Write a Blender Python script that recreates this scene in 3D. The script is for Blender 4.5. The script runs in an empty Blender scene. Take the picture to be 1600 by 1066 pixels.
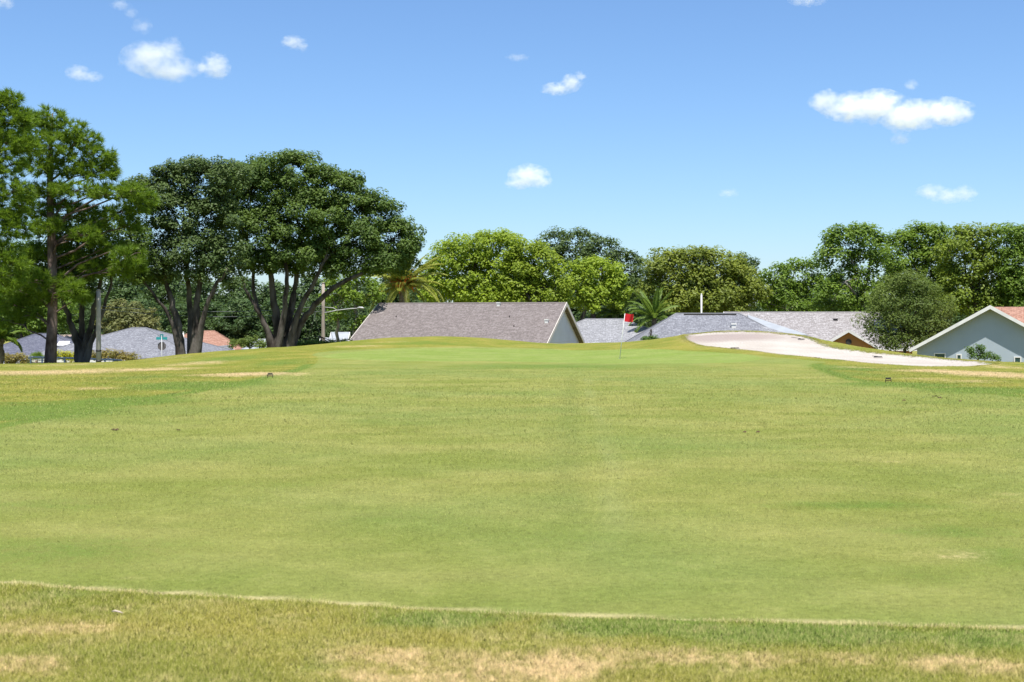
import bpy, math, random
import numpy as np
from mathutils import Vector

# ------------------------------------------------------------------ camera, sky, sun, exposure
SC = bpy.context.scene
COL = SC.collection
CAM_Z, FPX, HOR = 1.7, 2000.0, 500.0          # eye height, focal length and horizon row (1600 px wide frame)

cam_d = bpy.data.cameras.new('camera')
cam = bpy.data.objects.new('camera', cam_d)
COL.objects.link(cam)
cam.location = (0, 0, CAM_Z)
cam.rotation_euler = (math.radians(90), 0, 0)
cam_d.sensor_width = 36.0
cam_d.lens = 45.0
cam_d.shift_y = -33.0 / 1600.0
cam_d.clip_start = 0.1
cam_d.clip_end = 30000
cam_d.dof.use_dof = True
cam_d.dof.focus_distance = 62.0
cam_d.dof.aperture_fstop = 5.0
SC.camera = cam

SUN_EL = math.radians(70)
SUN_AZ = math.atan2(0.10, -1.0)              # clockwise from +Y
world = bpy.data.worlds.new('World')
SC.world = world
world.use_nodes = True
wn = world.node_tree
wn.nodes.clear()
w_out = wn.nodes.new('ShaderNodeOutputWorld')
w_bg = wn.nodes.new('ShaderNodeBackground')
w_sky = wn.nodes.new('ShaderNodeTexSky')
w_sky.sky_type = 'NISHITA'
w_sky.sun_disc = False
w_sky.sun_elevation = SUN_EL
w_sky.sun_rotation = SUN_AZ
w_sky.altitude = 0
w_sky.air_density = 1.0
w_sky.dust_density = 0.5
w_sky.ozone_density = 10.0
w_bg.inputs['Strength'].default_value = 0.096
wn.links.new(w_sky.outputs['Color'], w_bg.inputs['Color'])
wn.links.new(w_bg.outputs['Background'], w_out.inputs['Surface'])

sun_d = bpy.data.lights.new('sun', 'SUN')
sun_d.energy = 4.6
sun_d.angle = math.radians(0.53)
sun_d.color = (1.0, 0.965, 0.905)
sun = bpy.data.objects.new('sun', sun_d)
COL.objects.link(sun)
sdir = Vector((math.sin(SUN_AZ) * math.cos(SUN_EL), math.cos(SUN_AZ) * math.cos(SUN_EL), math.sin(SUN_EL)))
sun.rotation_euler = sdir.to_track_quat('Z', 'Y').to_euler()
sun.location = (0, 0, 50)

SC.view_settings.view_transform = 'Standard'
SC.view_settings.look = 'None'
SC.view_settings.gamma = 1.0
SC.view_settings.exposure = 0.86
SC.view_settings.use_curve_mapping = False
SC.render.engine = 'CYCLES'
SC.cycles.max_bounces = 10
SC.cycles.diffuse_bounces = 4
SC.cycles.transmission_bounces = 4
SC.cycles.volume_bounces = 8
SC.cycles.volume_step_rate = 0.35
SC.cycles.volume_max_steps = 96
SC.cycles.use_denoising = True
SC.cycles.denoiser = 'OPENIMAGEDENOISE'
SC.cycles.denoising_input_passes = 'RGB_ALBEDO_NORMAL'
SC.cycles.denoising_prefilter = 'ACCURATE'


# ------------------------------------------------------------------ helpers
def P(px, py, D):
    """world point seen at (px, py) of the 1600 x 1066 frame when it stands D metres away"""
    return Vector(((px - 800.0) / FPX * D, D, CAM_Z - (py - HOR) / FPX * D))


def mesh_np(name, V, F, mat=None, parent=None, attrs=None, smooth=False, loc=(0, 0, 0), uv=None):
    """V (n,3); F list of index tuples or an (m,k) array"""
    me = bpy.data.meshes.new(name)
    V = np.asarray(V, dtype=np.float32)
    if isinstance(F, np.ndarray):
        m, k = F.shape
        me.vertices.add(len(V))
        me.vertices.foreach_set('co', V.ravel())
        me.loops.add(m * k)
        me.loops.foreach_set('vertex_index', F.astype(np.int32).ravel())
        me.polygons.add(m)
        me.polygons.foreach_set('loop_start', np.arange(0, m * k, k, dtype=np.int32))
        me.update(calc_edges=True)
    else:
        me.from_pydata([tuple(v) for v in V], [], [tuple(f) for f in F])
        me.update()
    for an, vals in (attrs or {}).items():
        a = me.attributes.new(an, 'FLOAT', 'POINT')
        a.data.foreach_set('value', np.asarray(vals, dtype=np.float32))
    if uv is not None:
        l = me.uv_layers.new(name='UVMap')
        l.data.foreach_set('uv', np.asarray(uv, dtype=np.float32).ravel())
    me.polygons.foreach_set('use_smooth', np.full(len(me.polygons), smooth))
    if mat:
        me.materials.append(mat)
    o = bpy.data.objects.new(name, me)
    o.location = loc
    COL.objects.link(o)
    if parent:
        o.parent = parent
    return o


def tag(o, label, cat=None, group=None, kind=None):
    o['label'] = label
    if cat:
        o['category'] = cat
    if group:
        o['group'] = group
    if kind:
        o['kind'] = kind
    return o


def empty(name, loc, rz=0.0):
    o = bpy.data.objects.new(name, None)
    o.location = loc
    o.rotation_euler = (0, 0, rz)
    COL.objects.link(o)
    return o


class MB:
    """collects pieces of ONE part, then builds one mesh"""
    def __init__(self):
        self.v, self.f, self.uv = [], [], []

    def add(self, vs, fs):
        n = len(self.v)
        self.v += [tuple(v) for v in vs]
        self.f += [tuple(i + n for i in f) for f in fs]
        return self

    def box(self, x0, x1, y0, y1, z0, z1):
        return self.add([(x0, y0, z0), (x1, y0, z0), (x1, y1, z0), (x0, y1, z0), (x0, y0, z1), (x1, y0, z1), (x1, y1, z1), (x0, y1, z1)],
                        [(0, 3, 2, 1), (4, 5, 6, 7), (0, 1, 5, 4), (1, 2, 6, 5), (2, 3, 7, 6), (3, 0, 4, 7)])

    def slab(self, pts, t, direction=None):
        """planar polygon pts (counter-clockwise from outside) given thickness t inwards"""
        pts = [Vector(p) for p in pts]
        if direction is None:
            nrm = Vector((0, 0, 0))
            for i in range(len(pts)):
                a, b = pts[i], pts[(i + 1) % len(pts)]
                nrm += a.cross(b)
            nrm.normalize()
            d = -nrm * t
        else:
            d = Vector(direction) * t
        n = len(pts)
        vs = pts + [p + d for p in pts]
        fs = [tuple(range(n)), tuple(range(2 * n - 1, n - 1, -1))]
        fs += [(i, i + n, (i + 1) % n + n, (i + 1) % n) for i in range(n)]
        return self.add(vs, fs)

    def tube(self, pts, rad, seg=8, caps=True):
        pts = [Vector(p) for p in pts]
        if not hasattr(rad, '__len__'):
            rad = [rad] * len(pts)
        rings = []
        up = Vector((0.13, 0.21, 0.97))
        for i, p in enumerate(pts):
            d = (pts[min(i + 1, len(pts) - 1)] - pts[max(i - 1, 0)])
            if d.length < 1e-9:
                d = Vector((0, 0, 1))
            d.normalize()
            a = d.cross(up)
            if a.length < 0.05:
                a = d.cross(Vector((1, 0, 0)))
            a.normalize()
            b = d.cross(a)
            rings.append([p + (a * math.cos(2 * math.pi * k / seg) + b * math.sin(2 * math.pi * k / seg)) * rad[i] for k in range(seg)])
        vs = [v for r in rings for v in r]
        fs = []
        for i in range(len(pts) - 1):
            for k in range(seg):
                k2 = (k + 1) % seg
                fs.append((i * seg + k, i * seg + k2, (i + 1) * seg + k2, (i + 1) * seg + k))
        if caps:
            fs.append(tuple(range(seg))[::-1])
            fs.append(tuple(range((len(pts) - 1) * seg, len(pts) * seg)))
        return self.add(vs, fs)

    def build(self, name, mat, parent=None, smooth=False, loc=(0, 0, 0)):
        return mesh_np(name, np.array(self.v, dtype=np.float32), self.f, mat, parent, smooth=smooth, loc=loc)


# ------------------------------------------------------------------ materials
def new_mat(name):
    m = bpy.data.materials.new(name)
    m.use_nodes = True
    nt = m.node_tree
    nt.nodes.clear()
    out = nt.nodes.new('ShaderNodeOutputMaterial')
    return m, nt, out


class NT:
    """small node-building vocabulary"""
    def __init__(self, nt):
        self.nt = nt

    def n(self, t, **kw):
        x = self.nt.nodes.new(t)
        for k, v in kw.items():
            setattr(x, k, v)
        return x

    def set(self, sock, v):
        if isinstance(v, bpy.types.NodeSocket):
            self.nt.links.new(v, sock)
        else:
            if hasattr(v, '__len__') and len(v) == 3 and sock.type == 'RGBA':
                v = (*v, 1)
            sock.default_value = v

    def math(self, op, a, b=0.0, clamp=False):
        x = self.n('ShaderNodeMath', operation=op, use_clamp=clamp)
        self.set(x.inputs[0], a)
        self.set(x.inputs[1], b)
        return x.outputs[0]

    def mix(self, f, a, b, blend='MIX'):
        x = self.n('ShaderNodeMix', data_type='RGBA', blend_type=blend)
        self.set(x.inputs[0], f)
        self.set(x.inputs[6], a)
        self.set(x.inputs[7], b)
        return x.outputs[2]

    def noise(self, vec, scale, detail=3.0, rough=0.55, dist=0.0):
        x = self.n('ShaderNodeTexNoise')
        if vec is not None:
            self.set(x.inputs['Vector'], vec)
        x.inputs['Scale'].default_value = scale
        x.inputs['Detail'].default_value = detail
        x.inputs['Roughness'].default_value = rough
        x.inputs['Distortion'].default_value = dist
        return x.outputs['Fac']

    def ramp(self, v, lo, hi, a=0.0, b=1.0):
        x = self.n('ShaderNodeMapRange', interpolation_type='SMOOTHSTEP')
        self.set(x.inputs['Value'], v)
        x.inputs['From Min'].default_value = lo
        x.inputs['From Max'].default_value = hi
        x.inputs['To Min'].default_value = a
        x.inputs['To Max'].default_value = b
        return x.outputs['Result']

    def attr(self, name):
        x = self.n('ShaderNodeAttribute', attribute_name=name)
        return x.outputs['Fac']

    def bump(self, h, strength, dist):
        x = self.n('ShaderNodeBump')
        x.inputs['Strength'].default_value = strength
        x.inputs['Distance'].default_value = dist
        self.set(x.inputs['Height'], h)
        return x.outputs['Normal']


def surf_mat(name, c1, c2=None, scale=3.0, rough=0.8, spec=0.3, bump=0.0, bscale=30.0, bdist=0.01, metallic=0.0, detail=4.0, stretch=None):
    """plain worn surface: two colours mixed by noise in object space, optional fine relief"""
    m, nt, out = new_mat(name)
    k = NT(nt)
    b = k.n('ShaderNodeBsdfPrincipled')
    tc = k.n('ShaderNodeTexCoord').outputs['Object']
    if stretch:
        mp = k.n('ShaderNodeMapping')
        mp.inputs['Scale'].default_value = stretch
        nt.links.new(tc, mp.inputs['Vector'])
        tc = mp.outputs['Vector']
    f = k.ramp(k.noise(tc, scale, detail), 0.3, 0.7)
    c2 = c2 or tuple(x * 0.8 for x in c1)
    k.set(b.inputs['Base Color'], k.mix(f, c1, c2))
    b.inputs['Roughness'].default_value = rough
    b.inputs['Specular IOR Level'].default_value = spec
    b.inputs['Metallic'].default_value = metallic
    if bump:
        k.set(b.inputs['Normal'], k.bump(k.noise(tc, bscale, 4.0), bump, bdist))
    nt.links.new(b.outputs[0], out.inputs['Surface'])
    return m


def leaf_mat(name, c1, c2, trans=0.3, rough=0.5, spec=0.25, nscale=0.25):
    m, nt, out = new_mat(name)
    k = NT(nt)
    b = k.n('ShaderNodeBsdfPrincipled')
    t = k.n('ShaderNodeBsdfTranslucent')
    mx = k.n('ShaderNodeMixShader')
    pos = k.n('ShaderNodeTexCoord').outputs['Object']
    f = k.math('ADD', k.math('MULTIPLY', k.attr('tint'), 0.65), k.math('MULTIPLY', k.ramp(k.noise(pos, nscale, 2.0), 0.3, 0.7), 0.35))
    c = k.mix(f, c1, c2)
    k.set(b.inputs['Base Color'], c)
    b.inputs['Roughness'].default_value = rough
    b.inputs['Specular IOR Level'].default_value = spec
    k.set(t.inputs['Color'], k.mix(0.5, c, (c2[0] * 1.3, c2[1] * 1.35, c2[2] * 0.7)))
    mx.inputs[0].default_value = trans
    nt.links.new(b.outputs[0], mx.inputs[1])
    nt.links.new(t.outputs[0], mx.inputs[2])
    nt.links.new(mx.outputs[0], out.inputs['Surface'])
    return m


def shingle_mat(name, c1, c2, c3, tab=0.32, course=0.15, streak=0.25):
    """asphalt shingles: staggered tabs in uneven tones, granule speckle, weather streaks (UV in metres)"""
    m, nt, out = new_mat(name)
    k = NT(nt)
    b = k.n('ShaderNodeBsdfPrincipled')
    uv = k.n('ShaderNodeTexCoord').outputs['UV']
    br = k.n('ShaderNodeTexBrick')
    nt.links.new(uv, br.inputs['Vector'])
    br.offset = 0.5
    br.inputs['Color1'].default_value = (*c1, 1)
    br.inputs['Color2'].default_value = (*c2, 1)
    br.inputs['Mortar'].default_value = (*[x * 0.45 for x in c1], 1)
    br.inputs['Scale'].default_value = 1.0
    br.inputs['Mortar Size'].default_value = 0.012
    br.inputs['Mortar Smooth'].default_value = 0.4
    br.inputs['Brick Width'].default_value = tab
    br.inputs['Row Height'].default_value = course
    vor = k.n('ShaderNodeTexVoronoi')
    mp = k.n('ShaderNodeMapping')
    mp.inputs['Scale'].default_value = (1.0 / tab / 0.9, 1.0 / course, 1)
    nt.links.new(uv, mp.inputs['Vector'])
    nt.links.new(mp.outputs[0], vor.inputs['Vector'])
    vor.inputs['Scale'].default_value = 1.0
    sep = k.n('ShaderNodeSeparateColor')
    nt.links.new(vor.outputs['Color'], sep.inputs[0])
    c = k.mix(k.math('MULTIPLY', k.ramp(sep.outputs[0], 0.35, 0.95), 0.7), br.outputs['Color'], c3)
    mp2 = k.n('ShaderNodeMapping')
    mp2.inputs['Scale'].default_value = (1.4, 0.25, 1)
    nt.links.new(uv, mp2.inputs['Vector'])
    st = k.ramp(k.noise(mp2.outputs[0], 0.8, 4.0), 0.42, 0.75)
    c = k.mix(k.math('MULTIPLY', st, streak), c, tuple(x * 0.55 for x in c1))
    mp3 = k.n('ShaderNodeMapping')
    mp3.inputs['Scale'].default_value = (7.0, 3.4, 1)
    nt.links.new(uv, mp3.inputs['Vector'])
    spk = k.noise(mp3.outputs[0], 1.0, 2.0, 0.7)
    c = k.mix(k.ramp(spk, 0.50, 0.70, 0.0, 0.45), c, tuple(min(0.6, x * 1.55) for x in c3))
    c = k.mix(k.ramp(spk, 0.50, 0.30, 0.0, 0.45), c, tuple(x * 0.5 for x in c1))
    c = k.mix(k.math('MULTIPLY', k.noise(uv, 60, 2.0), 0.4), c, tuple(x * 1.2 for x in c2))
    k.set(b.inputs['Base Color'], c)
    b.inputs['Roughness'].default_value = 0.9
    b.inputs['Specular IOR Level'].default_value = 0.2
    k.set(b.inputs['Normal'], k.bump(k.math('ADD', br.outputs['Fac'], k.math('MULTIPLY', sep.outputs[1], -0.8)), 0.6, 0.02))
    nt.links.new(b.outputs[0], out.inputs['Surface'])
    return m


def turf_mat(name, blades=False):
    """all turf and sand of the course; zone attributes are signed distances in metres (positive inside)"""
    m, nt, out = new_mat(name)
    k = NT(nt)
    b = k.n('ShaderNodeBsdfPrincipled')
    pos = k.n('ShaderNodeNewGeometry').outputs['Position']
    flat = k.n('ShaderNodeMapping')
    flat.inputs['Scale'].default_value = (1, 1, 0.3)
    nt.links.new(pos, flat.inputs['Vector'])
    pos = flat.outputs['Vector']
    wide = k.n('ShaderNodeMapping')
    wide.inputs['Scale'].default_value = (0.7, 1, 0.3)
    nt.links.new(pos, wide.inputs['Vector'])
    n0 = k.noise(pos, 0.16, 3.0)
    n1 = k.noise(wide.outputs['Vector'], 0.55, 4.0, 0.6)
    n2 = k.noise(pos, 2.3, 4.0, 0.6)
    n3 = k.noise(pos, 17.0, 4.0, 0.65)
    n4 = k.noise(pos, 110.0, 3.0, 0.7)
    fair, green, sand = k.attr('fair'), k.attr('green'), k.attr('sand')
    dry, lush_shade, stripe = k.attr('dry'), k.attr('lush_shade'), k.attr('stripe')
    # fairway: close-mown, pale and slightly patchy
    cf = k.mix(k.ramp(n1, 0.30, 0.70), (0.160, 0.184, 0.036), (0.230, 0.230, 0.064))
    cf = k.mix(k.math('MULTIPLY', k.ramp(n0, 0.40, 0.66), 0.6), cf, (0.142, 0.190, 0.046))
    cf = k.mix(k.math('MULTIPLY', k.ramp(n2, 0.52, 0.75), 0.22), cf, (0.270, 0.250, 0.095))
    # rough
    cr = k.mix(k.ramp(n1, 0.35, 0.65), (0.145, 0.166, 0.024), (0.226, 0.207, 0.042))
    cr = k.mix(k.math('MULTIPLY', k.ramp(n2, 0.45, 0.7), 0.55), cr, (0.100, 0.132, 0.014))
    # putting green
    cg = k.mix(k.ramp(n1, 0.35, 0.65), (0.160, 0.215, 0.042), (0.195, 0.235, 0.060))
    zf = k.ramp(k.math('ADD', fair, k.math('MULTIPLY', k.math('SUBTRACT', n3, 0.5), 0.30)), -0.05, 0.05)
    zg = k.ramp(k.math('ADD', green, k.math('MULTIPLY', k.math('SUBTRACT', n3, 0.5), 0.2)), -0.12, 0.12)
    c = k.mix(zf, cr, cf)
    # green and dry growth plus some painted shade, broken up by the noise
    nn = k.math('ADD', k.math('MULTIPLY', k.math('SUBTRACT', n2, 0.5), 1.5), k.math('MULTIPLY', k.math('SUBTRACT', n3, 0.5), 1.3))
    fl = k.math('MULTIPLY', k.ramp(k.math('ADD', lush_shade, k.math('MULTIPLY', nn, 0.6)), 0.10, 0.82), 0.9)
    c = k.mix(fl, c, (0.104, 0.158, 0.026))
    c = k.mix(zg, c, cg)
    fd = k.math('MULTIPLY', k.ramp(k.math('ADD', dry, k.math('MULTIPLY', nn, k.ramp(dry, 0.0, 0.5))), 0.22, 1.0), 0.92)
    cd = k.mix(n3, (0.400, 0.285, 0.130), (0.50, 0.37, 0.215))
    c = k.mix(fd, c, cd)
    fb = k.ramp(k.math('ADD', k.attr('bleach'), k.math('MULTIPLY', nn, 0.22)), 0.18, 0.9)
    c = k.mix(k.math('MULTIPLY', fb, 0.72), c, (0.46, 0.385, 0.20))
    c = k.mix(k.math('MULTIPLY', k.ramp(stripe, 0.0, 1.0), 0.16), c, (0.27, 0.29, 0.13))
    c = k.mix(k.math('MULTIPLY', k.ramp(k.math('MULTIPLY', stripe, -1.0), 0.0, 1.0), 0.25), c, (0.10, 0.135, 0.030))
    # blade-scale variation
    fine = k.math('ADD', k.math('ADD', k.math('MULTIPLY', k.math('SUBTRACT', n4, 0.5), 1.7), k.math('MULTIPLY', k.math('SUBTRACT', n3, 0.5), 0.9)), k.math('MULTIPLY', k.math('SUBTRACT', n2, 0.5), 0.45))
    hsv = k.n('ShaderNodeHueSaturation')
    k.set(hsv.inputs['Value'], k.math('ADD', 1.0, fine))
    k.set(hsv.inputs['Color'], c)
    c = hsv.outputs['Color']
    if blades:
        hs2 = k.n('ShaderNodeHueSaturation')
        k.set(hs2.inputs['Value'], k.math('ADD', k.ramp(zf, 0.0, 1.0, 0.88, 0.74), k.math('MULTIPLY', k.attr('tint'), 0.85)))
        k.set(hs2.inputs['Color'], c)
        c = k.mix(k.math('MULTIPLY', k.ramp(k.attr('tint'), 0.72, 1.0), k.ramp(zf, 0.0, 1.0, 0.65, 0.3)), hs2.outputs['Color'], (0.50, 0.42, 0.20))
        t = k.n('ShaderNodeBsdfTranslucent')
        k.set(t.inputs['Color'], c)
        mx = k.n('ShaderNodeMixShader')
        mx.inputs[0].default_value = 0.35
        k.set(b.inputs['Base Color'], c)
        b.inputs['Roughness'].default_value = 0.7
        b.inputs['Specular IOR Level'].default_value = 0.15
        nt.links.new(b.outputs[0], mx.inputs[1])
        nt.links.new(t.outputs[0], mx.inputs[2])
        nt.links.new(mx.outputs[0], out.inputs['Surface'])
        return m
    # sand
    s1 = k.mix(k.ramp(n1, 0.3, 0.7), (0.430, 0.394, 0.345), (0.375, 0.332, 0.284))
    darker_sand = k.ramp(k.math('ADD', k.attr('darker_sand'), k.math('MULTIPLY', k.math('SUBTRACT', n2, 0.5), 0.5)), 0.2, 1.0)
    s1 = k.mix(k.math('MULTIPLY', darker_sand, 0.75), s1, (0.262, 0.206, 0.184))  # darker pinkish tone over part of the sand
    zs = k.ramp(k.math('ADD', sand, k.math('ADD', k.math('MULTIPLY', k.math('SUBTRACT', n3, 0.5), 1.1), k.math('MULTIPLY', k.math('SUBTRACT', n2, 0.5), 0.7))), -0.12, 0.12)
    c = k.mix(zs, c, s1)
    k.set(b.inputs['Base Color'], c)
    b.inputs['Roughness'].default_value = 0.95
    b.inputs['Specular IOR Level'].default_value = 0.1
    wv = k.n('ShaderNodeTexWave')
    k.set(wv.inputs['Vector'], pos)
    wv.inputs['Scale'].default_value = 1.6
    wv.inputs['Distortion'].default_value = 7.0
    wv.inputs['Detail'].default_value = 2.0
    wv.inputs['Detail Scale'].default_value = 0.7
    rk = k.math('MULTIPLY', zs, k.math('ADD', k.math('MULTIPLY', wv.outputs['Fac'], 0.9), k.math('MULTIPLY', n2, 4.0)))
    h = k.math('ADD', rk, k.math('ADD', k.math('MULTIPLY', n4, 0.5), k.math('MULTIPLY', n3, 1.0)))
    k.set(b.inputs['Normal'], k.bump(h, 0.55, 0.05))
    nt.links.new(b.outputs[0], out.inputs['Surface'])
    return m


M = {}
M['turf'] = turf_mat('turf_and_sand')
M['blade'] = turf_mat('grass_blades', True)
M['bark_oak'] = surf_mat('oak_bark', (0.032, 0.026, 0.022), (0.135, 0.118, 0.102), 2.4, 0.95, 0.1, 0.7, 14, 0.05, stretch=(1, 1, 0.35))
M['bark_pale'] = surf_mat('pale_bark', (0.15, 0.12, 0.10), (0.36, 0.33, 0.29), 1.6, 0.95, 0.1, 0.6, 16, 0.04, stretch=(1, 1, 0.35))
M['bark_pine'] = surf_mat('pine_bark', (0.055, 0.036, 0.030), (0.20, 0.15, 0.13), 3.0, 0.95, 0.1, 0.8, 9, 0.05, stretch=(1, 1, 0.4))
M['bark_palm'] = surf_mat('palm_trunk', (0.12, 0.09, 0.06), (0.22, 0.18, 0.13), 6.0, 0.95, 0.1, 0.6, 12, 0.04)
M['white'] = surf_mat('white_paint', (0.72, 0.70, 0.66), (0.62, 0.60, 0.56), 2.0, 0.5)
M['trim'] = surf_mat('cream_trim', (0.62, 0.56, 0.50), (0.54, 0.49, 0.43), 2.0, 0.6)
M['siding'] = surf_mat('grey_siding', (0.74, 0.71, 0.69), (0.68, 0.65, 0.63), 1.2, 0.7)
M['tanfascia'] = surf_mat('tan_fascia', (0.33, 0.25, 0.17), (0.26, 0.2, 0.14), 2.0, 0.7)
M['stucco_blue'] = surf_mat('blue_grey_stucco', (0.36, 0.41, 0.445), (0.335, 0.385, 0.42), 0.8, 0.85, bump=0.3, bscale=40)
M['stucco_orange'] = surf_mat('orange_stucco', (0.48, 0.22, 0.075), (0.42, 0.19, 0.065), 0.8, 0.85)
M['stucco_beige'] = surf_mat('beige_stucco', (0.50, 0.44, 0.36), (0.44, 0.39, 0.32), 0.8, 0.85)
M['glass_dark'] = surf_mat('window_glass', (0.03, 0.07, 0.075), (0.02, 0.05, 0.055), 0.5, 0.08, 0.6)
M['dark'] = surf_mat('dark_metal', (0.03, 0.028, 0.026), (0.05, 0.045, 0.04), 5, 0.5)
M['galv'] = surf_mat('galvanised_metal', (0.50, 0.50, 0.50), (0.42, 0.42, 0.42), 3, 0.45, 0.5)
M['concrete'] = surf_mat('pole_concrete', (0.42, 0.38, 0.33), (0.33, 0.30, 0.26), 2, 0.9)
M['wood_pole'] = surf_mat('weathered_wood', (0.36, 0.30, 0.25), (0.26, 0.22, 0.18), 3, 0.9, stretch=(3, 3, 0.3))
M['flag'] = surf_mat('red_flag_cloth', (0.50, 0.008, 0.014), (0.40, 0.006, 0.012), 6, 0.7)
M['teal'] = surf_mat('teal_sign_paint', (0.03, 0.30, 0.33), (0.03, 0.26, 0.29), 3, 0.5)
M['signback'] = surf_mat('sign_back', (0.13, 0.115, 0.12), (0.10, 0.09, 0.095), 3, 0.5)
M['fruit'] = surf_mat('orange_dates', (0.80, 0.20, 0.02), (0.65, 0.13, 0.012), 5, 0.6)
M['cable'] = surf_mat('cable_rubber', (0.16, 0.17, 0.17), (0.13, 0.14, 0.14), 5, 0.6)
M['metalroof'] = surf_mat('pale_roofing', (0.31, 0.33, 0.345), (0.27, 0.285, 0.30), 1.2, 0.6)
M['litter'] = surf_mat('dead_leaf', (0.10, 0.055, 0.025), (0.06, 0.035, 0.02), 20, 0.8)
M['straw'] = surf_mat('bleached_twig', (0.55, 0.45, 0.36), (0.45, 0.36, 0.28), 20, 0.8)
M['cup'] = surf_mat('cup_liner', (0.6, 0.6, 0.58), (0.5, 0.5, 0.48), 20, 0.6)
M['roof_main'] = shingle_mat('taupe_shingles', (0.128, 0.107, 0.099), (0.162, 0.138, 0.128), (0.205, 0.178, 0.168))
M['roof_grey'] = shingle_mat('grey_shingles', (0.130, 0.132, 0.146), (0.168, 0.170, 0.186), (0.245, 0.248, 0.265), streak=0.35)
M['roof_pale'] = shingle_mat('pale_grey_shingles', (0.165, 0.165, 0.172), (0.215, 0.215, 0.224), (0.31, 0.31, 0.32))
M['roof_pink'] = shingle_mat('mottled_pinkish_shingles', (0.190, 0.172, 0.166), (0.240, 0.220, 0.214), (0.35, 0.335, 0.332), streak=0.1)
M['roof_slate'] = shingle_mat('dark_slate_shingles', (0.075, 0.078, 0.105), (0.10, 0.104, 0.135), (0.14, 0.145, 0.175))
M['roof_brown'] = shingle_mat('red_brown_shingles', (0.24, 0.125, 0.085), (0.29, 0.155, 0.11), (0.34, 0.205, 0.155))
M['roof_tan'] = shingle_mat('tan_shingles', (0.32, 0.25, 0.21), (0.38, 0.30, 0.25), (0.42, 0.35, 0.30))

L = {}
L['oak'] = leaf_mat('oak_leaves', (0.05, 0.096, 0.018), (0.14, 0.205, 0.034), 0.36)
L['oak_dull'] = leaf_mat('dull_oak_leaves', (0.05, 0.088, 0.024), (0.118, 0.168, 0.044), 0.32)
L['lime'] = leaf_mat('lime_leaves', (0.165, 0.235, 0.02), (0.32, 0.41, 0.036), 0.45)
L['lime2'] = leaf_mat('yellow_green_leaves', (0.14, 0.2, 0.018), (0.285, 0.36, 0.032), 0.45)
L['olive'] = leaf_mat('olive_leaves', (0.105, 0.145, 0.018), (0.27, 0.31, 0.045), 0.42)
L['mid'] = leaf_mat('mid_green_leaves', (0.075, 0.14, 0.016), (0.195, 0.285, 0.034), 0.42)
L['mid2'] = leaf_mat('fresh_green_leaves', (0.085, 0.155, 0.016), (0.215, 0.3, 0.034), 0.42)
L['far'] = leaf_mat('far_leaves', (0.043, 0.081, 0.026), (0.096, 0.148, 0.041), 0.32)
L['grey'] = leaf_mat('grey_green_leaves', (0.07, 0.12, 0.022), (0.195, 0.245, 0.052), 0.4)
L['brush'] = leaf_mat('brownish_leaves', (0.11, 0.135, 0.04), (0.235, 0.22, 0.075), 0.36)
L['pine'] = leaf_mat('pine_needles', (0.055, 0.115, 0.012), (0.215, 0.315, 0.032), 0.42)
L['palm'] = leaf_mat('palm_leaflets', (0.19, 0.23, 0.04), (0.38, 0.39, 0.09), 0.4)
L['palm_green'] = leaf_mat('green_palm_leaflets', (0.09, 0.16, 0.025), (0.21, 0.29, 0.05), 0.4)
L['hedge'] = leaf_mat('hedge_leaves', (0.109, 0.145, 0.022), (0.348, 0.246, 0.072), 0.35)
L['yellow'] = leaf_mat('yellow_shrub_leaves', (0.246, 0.290, 0.014), (0.522, 0.478, 0.029), 0.40)
L['warm'] = leaf_mat('warm_green_leaves', (0.095, 0.150, 0.016), (0.250, 0.310, 0.036), 0.42)
L['shrub'] = leaf_mat('dark_shrub_leaves', (0.043, 0.099, 0.017), (0.123, 0.196, 0.032), 0.35)

# ------------------------------------------------------------------ terrain
SKY_PTS = [(-400, 570, 66), (-200, 569, 66), (0, 568, 66), (80, 568, 66), (150, 569, 67), (190, 566, 67), (240, 558, 68), (293, 552, 70), (350, 547.5, 72),
           (437, 543.5, 75), (480, 541, 75), (550, 532.5, 75), (600, 527, 75), (660, 523.5, 75), (720, 525, 75), (760, 528, 75), (830, 533.5, 75),
           (900, 538.5, 74), (950, 538, 74), (1000, 534.5, 74), (1050, 526, 73), (1090, 519.5, 72), (1130, 515.5, 71), (1200, 517, 70),
           (1240, 521, 69.5), (1280, 529, 69), (1350, 543, 67), (1400, 550, 66), (1470, 559, 65), (1550, 566, 64), (1600, 568, 64), (1800, 572, 64), (2000, 574, 64)]
PTS = []
for s in SKY_PTS:
    p = P(*s)
    PTS.append(tuple(p))
    for dd, dz in ((5, -0.35), (10, -1.2)):
        PTS.append((p.x * (s[2] + dd) / s[2], p.y + dd, p.z + dz))
    for Y, z in ((93, -2.6), (112, -3.0), (140, -3.2)):
        PTS.append((p.x * Y / s[2], Y, z))
for s in [(200, 577, 52), (0, 580, 50), (-200, 580, 50), (350, 563, 60), (450, 560, 59), (300, 584, 43), (400, 572, 52), (100, 574, 56),
          (500, 556, 60), (650, 553, 62), (800, 555, 61), (968, 561, 60), (660, 543, 68), (800, 546, 68), (950, 547, 68), (1100, 551, 63),
          (800, 580, 44), (800, 570, 50), (600, 570, 50), (1000, 571, 50), (1100, 571, 49), (1180, 560, 56),
          (1070, 530, 67), (1100, 541, 63), (1180, 549, 60.5), (1280, 560.5, 57), (1400, 571, 53), (1500, 574, 52), (1600, 580, 48), (1800, 580, 48),
          (1300, 580, 43)]:
    PTS.append(tuple(P(*s)))
for Y in (-12, -4, 3, 10, 18, 27, 36):
    for fx in (-1.2, -0.7, -0.35, 0, 0.35, 0.7, 1.2):
        PTS.append((fx * max(Y, 12), Y, 0.0))
for X in (-75, 75):
    for Y in (0, 20, 40):
        PTS.append((X, Y, -0.1))
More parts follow.
